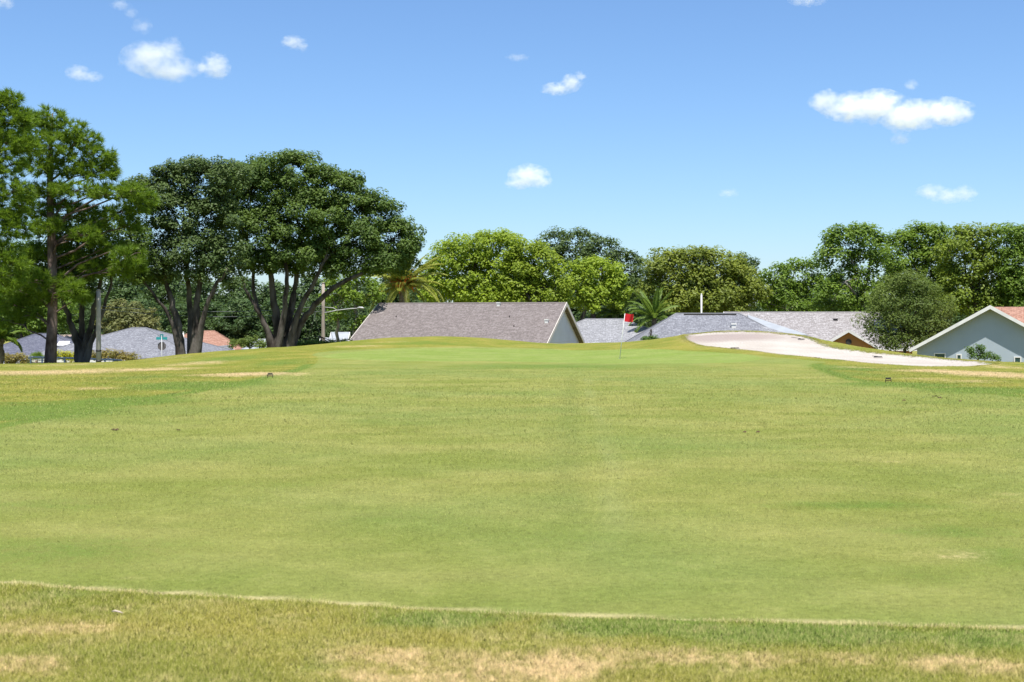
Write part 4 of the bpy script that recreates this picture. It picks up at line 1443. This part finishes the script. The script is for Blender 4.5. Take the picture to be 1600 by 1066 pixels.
# grey hip house with the pale wing
c = P(1106, 490, 101)
hC = hip_house('grey hipped roof house with vents, behind the left end of the bunker', (c.x, c.y, -2.8), math.radians(-3), 13.2, 12.4, 5.0, -0.35 + 2.8, 2.2 + 2.8, M['roof_grey'], M['stucco_beige'], M['white'], capm=M['roof_pale'])
roof_slope(hC, [(1.0, -8.2, 2.0), (5.4, -8.2, 2.0), (3.4, -3.4, 4.15), (3.2, -3.4, 4.15)], M['roof_grey'])
roof_slope(hC, [(5.402, -8.2, 2.0), (7.6, -3.4, 2.9), (3.41, -3.4, 4.15)], M['roof_pale'])
roof_vent(hC, 1.7, -2.6, 3.95, 0.34, M['white'], 0.3)
stack_pipe(hC, 0.4, -4.3, 3.2, 0.05, 0.35)
roof_vent(hC, 0.4, -4.5, 3.12, 0.36, M['white'], 0.16)
roof_vent(hC, 1.05, -4.5, 3.12, 0.34, M['white'], 0.16)
b = MB()
b.box(-1.9, 2.2, -0.32, -0.12, 4.86, 4.99)
b.build('ridge_vent', M['dark'], hC)
# long pinkish roof with the orange front gable
c = P(1265, 488, 117)
hD = gable_house('long mottled pinkish roof house behind the bunker', (c.x, c.y, -2.9), math.radians(-2), 15.0, 13.0, -0.75 + 2.9, 2.42 + 2.9, M['roof_pink'], M['stucco_orange'], M['white'], 0.5, 0.3)
roof_vent(hD, 2.0, -1.6, 4.52, 0.32, M['dark'], 0.2)
# pale lower roof between the two
zl = 2.9
pale = [P(1168, 492, 111), P(1200, 503, 108), P(1262, 523, 104), P(1195, 523, 104), P(1172, 505, 108)]
p0, p1, p2 = pale[0], pale[2], P(1180, 523, 104)
pw = MB()
pw.slab([p1, p0, p2] if (p1 - p2).cross(p0 - p2).z > 0 else [p0, p1, p2], 0.12)
nrm = (p1 - p0).cross(p2 - p0)
hp = empty('patio_roof', (p2.x, p2.y, gz(p2.x, p2.y)))
tag(hp, 'pale grey sloping patio roof between grey and pinkish roofs', 'roof')
q0, q1, q2 = [q - hp.location for q in (p0, p1, p2)]
q3, q4 = q1 + Vector((0.6, -3.0, -1.0)), q2 + Vector((-0.2, -3.0, -1.0))
s1 = MB()
s1.add([q0, q1, q2, q0 - Vector((0, 0, .12)), q1 - Vector((0, 0, .12)), q2 - Vector((0, 0, .12))], [(0, 2, 1), (3, 4, 5), (0, 1, 4, 3), (1, 2, 5, 4), (2, 0, 3, 5)])
s1.build('roof_slope', M['metalroof'], hp)
for q in (q0, q1, q2):
    MB().tube([(q.x, q.y, -0.3 + gz(q.x + hp.location.x, q.y + hp.location.y) - hp.location.z), (q.x, q.y, q.z - 0.1)], 0.06, 6).build('post', M['white'], hp)
# orange gable
g0 = P(1326, 516, 103)
zg = -2.9
wing = gable_house('small orange stucco gable with white trim above the bunker crest', (g0.x + 3.3 * math.sin(math.radians(15)), g0.y + 3.3 * math.cos(math.radians(15)), zg), math.radians(75), 6.0, 5.6, 0.9 - 1.95 - zg, 0.9 - zg, M['roof_pink'], M['stucco_orange'], M['white'], 0.4, 0.3, 0.12)
b = MB()
b.tube([(-3.03, 0.0, 0.9 - zg - 0.98), (-3.1, 0.0, 0.9 - zg - 0.98)], 0.24, 16)
b.build('gable_vent', M['dark'], wing)
# blue house
ap = P(1547, 477, 82)
zb = -2.6
YE = math.radians(21)
hE = gable_house('blue-grey stucco house with a white-trimmed gable at the right edge', (ap.x + 4.55 * math.sin(YE), 82.0 + 4.55 * math.cos(YE), zb), math.radians(90) - YE, 8.0, 9.0, -0.22 - zb, 2.62 - zb, M['roof_brown'], M['stucco_blue'], M['white'], 0.42, 0.55, 0.14)
# its wing: local x points away from the camera (+Y), local y to -X
roof_slope(hE, [(-2.9, -4.35, 2.38 - .02), (-2.9, -16.0, 2.38 - .02), (2.4, -16.0, 5.2), (2.4, -0.02, 5.2)][::1], M['roof_brown'])
roof_slope(hE, [(7.7, -16.0, 2.36), (7.7, -4.4, 2.36), (2.405, -0.02, 5.2), (2.405, -16.0, 5.2)], M['roof_brown'])
MB().box(-2.4, 7.2, -15.6, -4.52, -0.3, 2.4).build('wing_wall', M['stucco_blue'], hE)


def window(root, x, y0, y1, z0, z1, panes=1):
    """window in the wall plane local x = const facing local -x"""
    f = MB()
    t = 0.07
    f.box(x - .05, x - .003, y0 - t, y1 + t, z0 - t, z0)
    f.box(x - .05, x - .003, y0 - t, y1 + t, z1, z1 + t)
    f.box(x - .05, x - .003, y0 - t, y0, z0 + .001, z1 - .001)
    f.box(x - .05, x - .003, y1, y1 + t, z0 + .001, z1 - .001)
    o = f.build('window', M['white'], root)
    g = MB()
    g.box(x - .02, x - .004, y0 + .001, y1 - .001, z0 + .001, z1 - .001)
    g.build('pane', M['glass_dark'], o)


def loc_e(px, py, D=82.5):
    # where the line of sight meets the gable wall (local x = -4)
    fx, fy = ap.x + 0.55 * math.sin(YE), 82.0 + 0.55 * math.cos(YE)
    t = (px - 800) / FPX
    Y = (fx * math.sin(YE) + fy * math.cos(YE)) / (t * math.sin(YE) + math.cos(YE))
    X = t * Y
    return -((X - fx) * math.cos(YE) - (Y - fy) * math.sin(YE)), CAM_Z - (py - HOR) / FPX * Y - zb


for (pa, pb, ya, yb) in ((1586, 1594, 559, 572), (1496, 1501, 555, 568)):
    y1, z1 = loc_e(pa, ya)
    y0, z0 = loc_e(pb, yb)
    window(hE, -4.0, y0, y1, z0, z1)
y1, z1 = loc_e(1461, 553)
y0, z0 = loc_e(1476, 570)
window(hE, -4.0, y0, y1, z0, z1)

# left houses beyond the street
c = P(217, 512, 111)
hip_house('grey hipped roof house behind the street sign at left', (c.x, c.y, -4.2), math.radians(-6), 16.0, 13.5, 1.2, -1.55 + 4.2, 1.02 + 4.2, M['roof_grey'], M['stucco_beige'], M['white'])
c = P(155, 524, 127)
gable_house('tan roofed house mostly hidden behind the left grey hipped roof', (c.x, c.y, -4.2), 0, 7.5, 10, -2.0 + 4.2, 0.2 + 4.2, M['roof_tan'], M['stucco_beige'], M['white'])
c = P(70, 522, 119)
hI = hip_house('dark slate roof house behind the pine trunk', (c.x, c.y, -4.2), math.radians(5), 13.0, 12.0, 1.6, -2.1 + 4.2, 0.42 + 4.2, M['roof_slate'], M['stucco_beige'], M['white'])
for k, (x, y) in enumerate(((2.3, -2.4), (3.2, -2.9))):
    b = MB()
    zc = -2.1 + 4.2 + 2.52 * (1 - abs(y) / 6.0) + 0.1
    b.slab([(x - .5, y - .45, zc - .19 + .06), (x + .5, y - .45, zc - .19 + .06), (x + .5, y + .45, zc + .19 + .06), (x - .5, y + .45, zc + .19 + .06)], 0.1)
    b.build('skylight', M['white'], hI)
c = P(268, 520, 140)
gable_house('white-trimmed gable house peeping right of the street sign', (c.x, c.y + 4, -4), math.radians(90), 8, 4.4, -1.0 + 4, 0.3 + 4, M['roof_pale'], M['dark'], M['white'], 0.4)
c = P(318, 517, 135)
hJ = hip_house('red-brown roofed house just right of the twin-trunked oak', (c.x, c.y, -3.6), math.radians(8), 9.5, 10.0, 2.2, -1.5 + 3.6, 0.55 + 3.6, M['roof_brown'], M['stucco_orange'], M['white'])
c = P(338, 541, 118)
gable_house('tiny grey dormer-like gable low in front of the red-brown roof', (c.x, c.y + 2.5, -4.2), math.radians(90), 5, 1.5, -1.55 + 4.2, -0.75 + 4.2, M['roof_pale'], M['dark'], M['white'], 0.25, 0.2, 0.1)
c = P(315, 546, 116)
hip_house('low pale blue-grey roof at the foot of the twin-trunked oak', (c.x, c.y + 3, -4.2), 0, 4.6, 5, 1.2, -2.2 + 4.2, -0.95 + 4.2, M['roof_pale'], M['stucco_beige'], M['white'])
c = P(362, 524, 150)
hip_house('white roofed house between the red-brown roof and the biggest oak', (c.x, c.y, -3.6), 0, 8.5, 8, 2.6, -1.2 + 3.6, -0.02 + 3.6, M['metalroof'], M['white'], M['white'])
c = P(398, 515, 142)
gable_house('brown gabled house tucked against the biggest oak trunk', (c.x + 1.0, c.y + 4, -3.6), math.radians(62), 8, 5.6, -1.1 + 3.6, 0.6 + 3.6, M['roof_tan'], M['dark'], M['trim'], 0.45)
c = P(420, 533, 132)
hip_house('low white roof right below the brown gabled house', (c.x, c.y, -3.8), 0, 5.5, 6, 2.0, -1.6 + 3.8, -0.3 + 3.8, M['metalroof'], M['white'], M['white'])
c = P(532, 520, 132)
gable_house('small white metal shed between the two slender trunks', (c.x, c.y, -3.4), 0, 1.8, 3.0, -0.5 + 3.4, 0.42 + 3.4, M['metalroof'], M['white'], M['white'], 0.1, 0.05)
c = P(519, 526, 128)
gable_house('low white shed left of the taupe roof beside a slender trunk', (c.x, c.y, -3.4), 0, 2.2, 3.0, -0.9 + 3.4, -0.1 + 3.4, M['metalroof'], M['white'], M['white'], 0.1, 0.05)

# ------------------------------------------------------------------ poles, signs, railing
def pole(name, label, px, D, top_py, r0, r1, mat, seg=10, bands=()):
    base = gpt(px, D)
    root = empty(name, base)
    tag(root, label, 'pole')
    top = P(px, top_py, D).z - base.z
    MB().tube([(0, 0, -0.4), (0, 0, top * .33), (0, 0, top * .66), (0, 0, top)], [r0, r0 + (r1 - r0) * .33, r0 + (r1 - r0) * .66, r1], seg).build('shaft', mat, root, True)
    MB().tube([(0, 0, top + .002), (0, 0, top + 0.06)], [r1 * 1.15, r1 * 0.6], seg).build('cap', mat, root, True)
    for py in bands:
        z = P(px, py, D).z - base.z
        MB().tube([(0, 0, z - .05), (0, 0, z + .05)], r0 + 0.008, seg).build('band', M['dark'], root, True)
    return root, top


pl, _ = pole('utility_pole', 'pale concrete pole with dark bands beside the forked oak', 154, 67, 454, 0.135, 0.115, M['concrete'], 12, (548, 564))
pl2, ptop = pole('lamp_pole', 'weathered wooden pole with a long lamp arm left of the taupe roof', 505, 86, 443, 0.14, 0.10, M['wood_pole'])
b2 = gpt(505, 86)
za = P(505, 489, 86).z - b2.z
ze = P(560, 482, 86).z - b2.z
xe = 55 / FPX * 86
MB().tube([(0.1, -0.05, za), (xe * .4, -0.25, za + (ze - za) * .55), (xe * .8, -.4, ze - .02), (xe, -.45, ze)], [.034, .03, .026, .024], 8).build('lamp_arm', M['galv'], pl2, True)
MB().tube([(0.1, -0.05, za + .38), (xe * .3, -0.2, za + .34), (xe * .42, -0.27, za + (ze - za) * .57)], .02, 6).build('arm_brace', M['galv'], pl2, True)
lh = MB()
lh.tube([(xe - .05, -.45, ze + .01), (xe + .12, -.5, ze + .05), (xe + .34, -.55, ze + .03), (xe + .46, -.58, ze)], [.025, .06, .07, .02], 10)
lh.build('lamp_head', M['galv'], pl2, True)


def cable(label, a, b, sag, r=0.014, n=14):
    a, b = Vector(a), Vector(b)
    root_pts = [a.lerp(b, i / n) - Vector((0, 0, sag * 4 * (i / n) * (1 - i / n))) - a for i in range(n + 1)]
    o = MB().tube(root_pts, r, 5).build('cable', M['cable'], None, True, a)
    tag(o, label, 'cable')


cable('upper power cable slung from the concrete pole past the oaks', P(154, 478, 67), P(505, 478, 86), 0.35, .017)
cable('lower power cable slung from the concrete pole past the oaks', P(154, 483, 67), P(505, 486, 86), 0.4, .017)
for k, (a, b, lab) in enumerate([((502, 488), (527, 540), 'guy wire slanting down right from the lamp pole'), ((507, 480), (533, 541), 'longer guy wire slanting down right of the lamp pole'),
                                 ((488, 482), (517, 538), 'guy wire crossing behind the lamp pole'), ((494, 486), (482, 540), 'guy wire slanting down left of the lamp pole'), ((476, 500), (500, 536), 'lowest guy wire left of the lamp pole')]):
    A = P(a[0], a[1], 86.3)
    B = gpt(b[0] - (15 if b[0] < 510 else 0), 88.5)
    cable(lab, A, B, 0.02, .012, 4)

sp, stop_ = pole('vent_mast', 'plain white mast standing above the grey hipped roof', 1096, 108, 460, 0.075, 0.07, M['white'])
sp2, _ = pole('wooden_post', 'pale post partly hidden by the right side of the biggest oak trunk', 461, 84, 510, 0.14, 0.13, M['white'])
sp3, _ = pole('thin_post', 'thin white post between the twin trunks of the dull oak', 286.5, 90, 520, 0.06, 0.05, M['white'])

# street sign seen from behind
sb = gpt(253, 95)
sg = empty('street_sign', sb)
tag(sg, 'back of an octagonal stop sign with teal street name blades', 'sign')
zt = P(253, 523, 95).z - sb.z
zc = P(253, 541, 95).z - sb.z
MB().tube([(0, -.05, -.3), (0, -.05, zt - .05)], .03, 8).build('post', M['galv'], sg, True)
o8 = MB()
o8.slab([(0.33 * math.cos(math.pi / 8 + k * math.pi / 4), -.015, zc + .33 * math.sin(math.pi / 8 + k * math.pi / 4)) for k in range(8)], .012)
o8.build('stop_plate', M['signback'], sg)
for k, (ang, z) in enumerate(((25, zt - .28), (-58, zt - .06))):
    bl = MB()
    bl.box(-.40, .40, -.008, .008, -.1, .1)
    o = bl.build('street_name_blade', M['teal'], sg)
    o.location = (0, -.05, z)
    o.rotation_euler = (0, 0, math.radians(ang))


# railing behind the rough at left: three rails on posts
def railing(label, pxa, pxb, D, top_py, n):
    a, b = P(pxa, top_py, D), P(pxb, top_py + 2, D + 1.5)
    g = gpt((pxa + pxb) / 2, D + .7)
    root = empty('railing', g)
    tag(root, label, 'railing', 'pale pipe railings at left')
    a, b = a - g, b - g
    MB().tube([a + Vector((-.12, 0, -.12)), a + Vector((-.08, 0, -.03)), a, b], .05, 8).build('top_rail', M['white'], root, True)
    mid = Vector((0, 0, -.42))
    MB().tube([a + mid, b + mid], .04, 8).build('lower_rail', M['white'], root, True)
    for i in range(n):
        t = i / (n - 1)
        q = a.lerp(b, t)
        w = q + g
        MB().tube([(q.x, q.y, gz(w.x, w.y) - g.z - .3), (q.x, q.y, q.z - .01)], .045, 8).build('post', M['white'], root, True)


railing('pale pipe railing behind the pine trunk', 48, 118, 71, 558, 5)
railing('pale pipe railing behind the concrete pole right of the forked oak', 138, 190, 71.5, 561, 5)

# ------------------------------------------------------------------ golf furniture
fb = ground_hit(968, 560.5)
fz = gz(*fb)
fl = empty('flagstick', (fb[0], fb[1], fz))
tag(fl, 'white flagstick with a red flag standing on the green', 'golf flag')
ft = P(976.5, 490, fb[1]) - Vector((fb[0], fb[1], fz))
MB().tube([(0, 0, -.1), ft * .5, ft], [.017, .015, .013], 8).build('pole', M['white'], fl, True)
MB().tube([(0, 0, -.09), (0, 0, .006)], .056, 16, caps=False).build('cup', M['cup'], fl, True)
V, F = [], []
nx_, nz_ = 14, 8
fw, fh = 14.5 / FPX * fb[1], 12.5 / FPX * fb[1]
pd = ft.normalized()
for side in (0, 1):
    for j in range(nz_ + 1):
        for i in range(nx_ + 1):
            s, t = i / nx_, j / nz_
            q = ft - pd * (fh * t + 0.0) + Vector((fw * s * .96, 0.07 * math.sin(7.5 * s + 1.3 * t) * s ** .6 + side * .004, -0.045 * s + 0.02 * math.sin(9 * s) * s))
            V.append(tuple(q))
m_ = (nx_ + 1) * (nz_ + 1)
for j in range(nz_):
    for i in range(nx_):
        a = j * (nx_ + 1) + i
        F.append((a, a + 1, a + nx_ + 2, a + nx_ + 1))
        F.append((a + m_, a + m_ + nx_ + 1, a + m_ + nx_ + 2, a + m_ + 1))
mesh_np('flag', np.array(V), F, M['flag'], fl, smooth=True)


def marker(label, px, py):
    g = ground_hit(px, py)
    z = gz(*g)
    k = g[1] / FPX
    w, h = 8.5 * k, 8.0 * k
    root = empty('yard_marker', (g[0], g[1], z))
    tag(root, label, 'marker', 'small markers beside the fairway')
    for s in (-1, 1):
        MB().tube([(s * w * .55, 0, -.05), (s * w * .5, 0, h * .55), (s * w * .38, .01, h)], .009, 6).build('leg', M['dark'], root, True)
    MB().box(-w * .42, w * .42, -.012, .006, h * .66, h * .98).build('plate', M['dark'], root)
    MB().box(-w * .46, w * .46, -.014, .008, h * .36, h * .52).build('crossbar', M['litter'], root)


marker('small dark frame marker on the left edge of the fairway', 422, 591)
marker('small dark frame marker in the rough at right below the bunker', 1388, 598)


def rake(label, px, py, ang, ln=0.9):
    g = ground_hit(px, py)
    z = gz(*g)
    root = empty('bunker_rake', (g[0], g[1], z), math.radians(ang))
    tag(root, label, 'rake', 'rakes lying in the bunker')
    MB().box(-.2, .2, -.02, .02, .04, .08).build('head', M['dark'], root)
    t = MB()
    for k in range(9):
        x = -.22 + k * .055
        t.tube([(x, 0, .049), (x, 0, -.03)], .008, 5)
    t.build('tines', M['dark'], root)
    MB().tube([(0, .031, .08), (0, ln, .05 + gz(g[0] - ln * math.sin(math.radians(ang)), g[1] + ln * math.cos(math.radians(ang))) - z)], .014, 6).build('handle', M['dark'], root)


rake('dark rake high on the bunker near its right grassy lip', 1252, 528.5, 28, 0.8)
rake('dark rake in the narrow right part of the bunker', 1372, 556, 15, 0.5)
rake('dark rake at the lower lip of the bunker', 1148, 546, -4, 0.3)
rake('small dark rake at the lower lip where the bunker narrows', 1278, 559.5, 60, 0.2)

# litter on the turf
rng = np.random.default_rng(9)
for k, (px, py, s, lab) in enumerate([(180, 673, .09, 'dead leaf on the left part of the fairway'), (279, 674, .05, 'small dead leaf right of the left leaf on the fairway'), (1460, 620.5, .09, 'dead leaf near the right edge of the fairway'),
                                      (1468, 622.5, .07, 'dead leaf beside another near the right fairway edge'), (1500, 628, .06, 'dead leaf nearest the right edge on the fairway'), (1412, 627, .05, 'lone dead leaf left of the right-hand leaves'),
                                      (1163, 677, .04, 'tiny dead leaf in the middle right of the fairway'), (1184, 677, .04, 'tiny dead leaf right beside another mid fairway')]):
    g = ground_hit(px, py)
    n = 7
    vs = [(0, 0, .02)] + [(s * math.cos(a) * (1 if i % 2 else .6), s * .7 * math.sin(a) * (1 if i % 2 else .6), .012 + .03 * ((i * 37) % 5) / 5) for i, a in enumerate(np.linspace(0, 2 * math.pi, n, endpoint=False))]
    vs2 = vs + [(x, y, z - .004) for x, y, z in vs]
    fs = [(0, 1 + i, 1 + (i + 1) % n) for i in range(n)] + [(n + 1, n + 2 + (i + 1) % n, n + 2 + i) for i in range(n)]
    o = mesh_np('fallen_leaf', np.array(vs2), fs, M['litter'], loc=(g[0], g[1], gz(*g)))
    o.rotation_euler = (0, 0, rng.uniform(0, 6))
    tag(o, lab, 'leaf')
g = ground_hit(183, 964)
o = MB().tube([(-.035, .02, .018), (-.01, .0, .026), (.02, -.012, .022), (.04, -.02, .016)], [.003, .006, .005, .002], 6).build('twig', M['straw'], None, True, (g[0], g[1], gz(*g)))
tag(o, 'small bleached twig in the foreground rough at left', 'twig')


# ------------------------------------------------------------------ clouds: lumpy bodies of scattering vapour, kilometres away
def cloud_mat(dens, puffs, seed):
    """vapour thick in the middle of each puff and frayed by noise towards its edge (object space)"""
    m, nt, out = new_mat('cloud_vapour')
    k = NT(nt)
    vs = k.n('ShaderNodeVolumePrincipled')
    vs.inputs['Color'].default_value = (0.995, 0.995, 0.995, 1)
    vs.inputs['Anisotropy'].default_value = 0.0
    pos = k.n('ShaderNodeTexCoord').outputs['Object']
    acc = None
    rmin = min(min(R) for c, R in puffs)
    for c, R in puffs:
        mp = k.n('ShaderNodeMapping', vector_type='TEXTURE')
        mp.inputs['Location'].default_value = tuple(c)
        mp.inputs['Scale'].default_value = tuple(R)
        nt.links.new(pos, mp.inputs['Vector'])
        ln = k.n('ShaderNodeVectorMath', operation='LENGTH')
        nt.links.new(mp.outputs[0], ln.inputs[0])
        d = k.math('SUBTRACT', 1.0, ln.outputs['Value'])
        acc = d if acc is None else k.math('SMOOTH_MAX' if False else 'MAXIMUM', acc, d)
    off = k.n('ShaderNodeMapping')
    off.inputs['Location'].default_value = (seed * 7.3, seed * 3.1, seed * 1.7)
    off.inputs['Scale'].default_value = (0.75 / rmin, 0.75 / rmin, 1.0 / rmin)
    nt.links.new(pos, off.inputs['Vector'])
    nz = k.noise(off.outputs[0], 1.3, 5.0, 0.62)
    v = k.math('ADD', acc, k.math('MULTIPLY', k.math('SUBTRACT', nz, 0.49), 2.7))
    k.set(vs.inputs['Density'], k.math('MULTIPLY', k.ramp(v, -0.08, 1.3), dens))
    nt.links.new(vs.outputs[0], out.inputs['Volume'])
    return m


def cloud(label, puffs, D, dens, seed):
    """puffs (px, py, rx, ry) -> one closed lumpy mesh"""
    rng = np.random.default_rng(seed)
    c0 = P(puffs[0][0], puffs[0][1], D)
    me = bpy.data.meshes.new('cloud_raw')
    V, F = [], []
    import bmesh
    bm = bmesh.new()
    bmesh.ops.create_icosphere(bm, subdivisions=2, radius=1.0)
    bv = np.array([v.co[:] for v in bm.verts])
    bf = [tuple(v.index for v in f.verts) for f in bm.faces]
    bm.free()

    def ball(c, r):
        k = len(V)
        V.extend([tuple(c + b * r) for b in bv])
        F.extend([tuple(i + k for i in f) for f in bf])
    k = D / FPX
    PF = []
    for px, py, rx, ry in puffs:
        rx, ry = rx * 1.18, ry * 1.12
        c = np.array(P(px, py, D) - c0)
        R = np.array([rx * k, min(rx, ry * 1.6) * k, ry * k])
        PF.append((c, R))
        ball(c, R * 1.02)
        for _ in range(26):
            d = rng.normal(size=3)
            d /= np.linalg.norm(d)
            s = rng.uniform(0.16, 0.42)
            ball(c + d * R * (1.12 - s * 0.6), np.full(3, min(R) * s) * np.array([1.25, 1, .85]))
    me.from_pydata(V, [], F)
    o = bpy.data.objects.new('cloud_raw', me)
    COL.objects.link(o)
    rm = o.modifiers.new('r', 'REMESH')
    rm.mode = 'VOXEL'
    rm.voxel_size = max(2.0 * k, min(p[3] for p in puffs) * k * 0.13)
    sm = o.modifiers.new('s', 'SMOOTH')
    sm.iterations = 3
    dg = bpy.context.evaluated_depsgraph_get()
    me2 = bpy.data.meshes.new_from_object(o.evaluated_get(dg))
    bpy.data.objects.remove(o)
    me2.materials.clear()
    me2.materials.append(cloud_mat(dens * 0.36 / (min(p[3] for p in puffs) * k), PF, seed))
    me2.name = 'cloud'
    o = bpy.data.objects.new('cloud', me2)
    o.location = c0
    COL.objects.link(o)
    tag(o, label, 'cloud', 'clouds in the sky')
    return o


DC = 4000
cloud('largest long white cloud high at right', [(1330, 168, 45, 22), (1370, 165, 40, 25), (1290, 158, 24, 16), (1420, 180, 50, 24), (1475, 175, 38, 22), (1500, 178, 20, 14)], DC, 2.2, 1)
cloud('small puff just below the largest cloud', [(1407, 217, 14, 10)], DC, 0.9, 2)
cloud('small puff standing just above the largest cloud', [(1423, 133, 9, 9)], DC, 0.9, 16)
cloud('low two-humped cloud at far right', [(1455, 300, 22, 12), (1480, 306, 30, 12), (1508, 303, 16, 14)], DC, 1.1, 3)
cloud('wide white cloud above the left oaks', [(235, 92, 42, 26), (265, 80, 20, 20), (270, 108, 35, 20)], DC, 1.8, 4)
cloud('puffy cloud at the right end of the wide left cloud', [(338, 104, 20, 20), (318, 106, 14, 10)], DC, 1.4, 5)
cloud('wispy little cloud left of the wide left cloud', [(122, 114, 18, 12), (140, 120, 20, 8)], DC, 0.8, 6)
cloud('tiny faint puff above the wide left cloud', [(223, 41, 14, 12)], DC, 0.7, 7)
cloud('small lens-shaped cloud between left oaks and top edge', [(458, 66, 18, 10), (472, 72, 9, 8)], DC, 1.1, 8)
cloud('dome-shaped small cloud above the lime green trees', [(826, 274, 30, 17), (812, 287, 24, 9), (845, 284, 18, 10)], DC, 1.4, 9)
cloud('small slanted cloud in the middle of the sky', [(870, 139, 24, 10), (893, 130, 16, 14), (906, 119, 9, 8)], DC, 1.3, 10)
cloud('faint smear of cloud near the top middle', [(808, 90, 18, 6)], DC, 0.5, 11)
cloud('faint small cloud above the small dark tree top', [(1138, 302, 16, 7)], DC, 0.55, 12)
cloud('cloud scrap at the top left corner', [(5, 2, 16, 12)], DC, 1.0, 13)
cloud('faint cloud streak cut by the top edge at left', [(188, 8, 16, 8), (205, 20, 10, 8)], DC, 0.5, 14)
cloud('cloud scrap cut by the top edge at right', [(1262, 0, 28, 10)], DC, 0.8, 15)
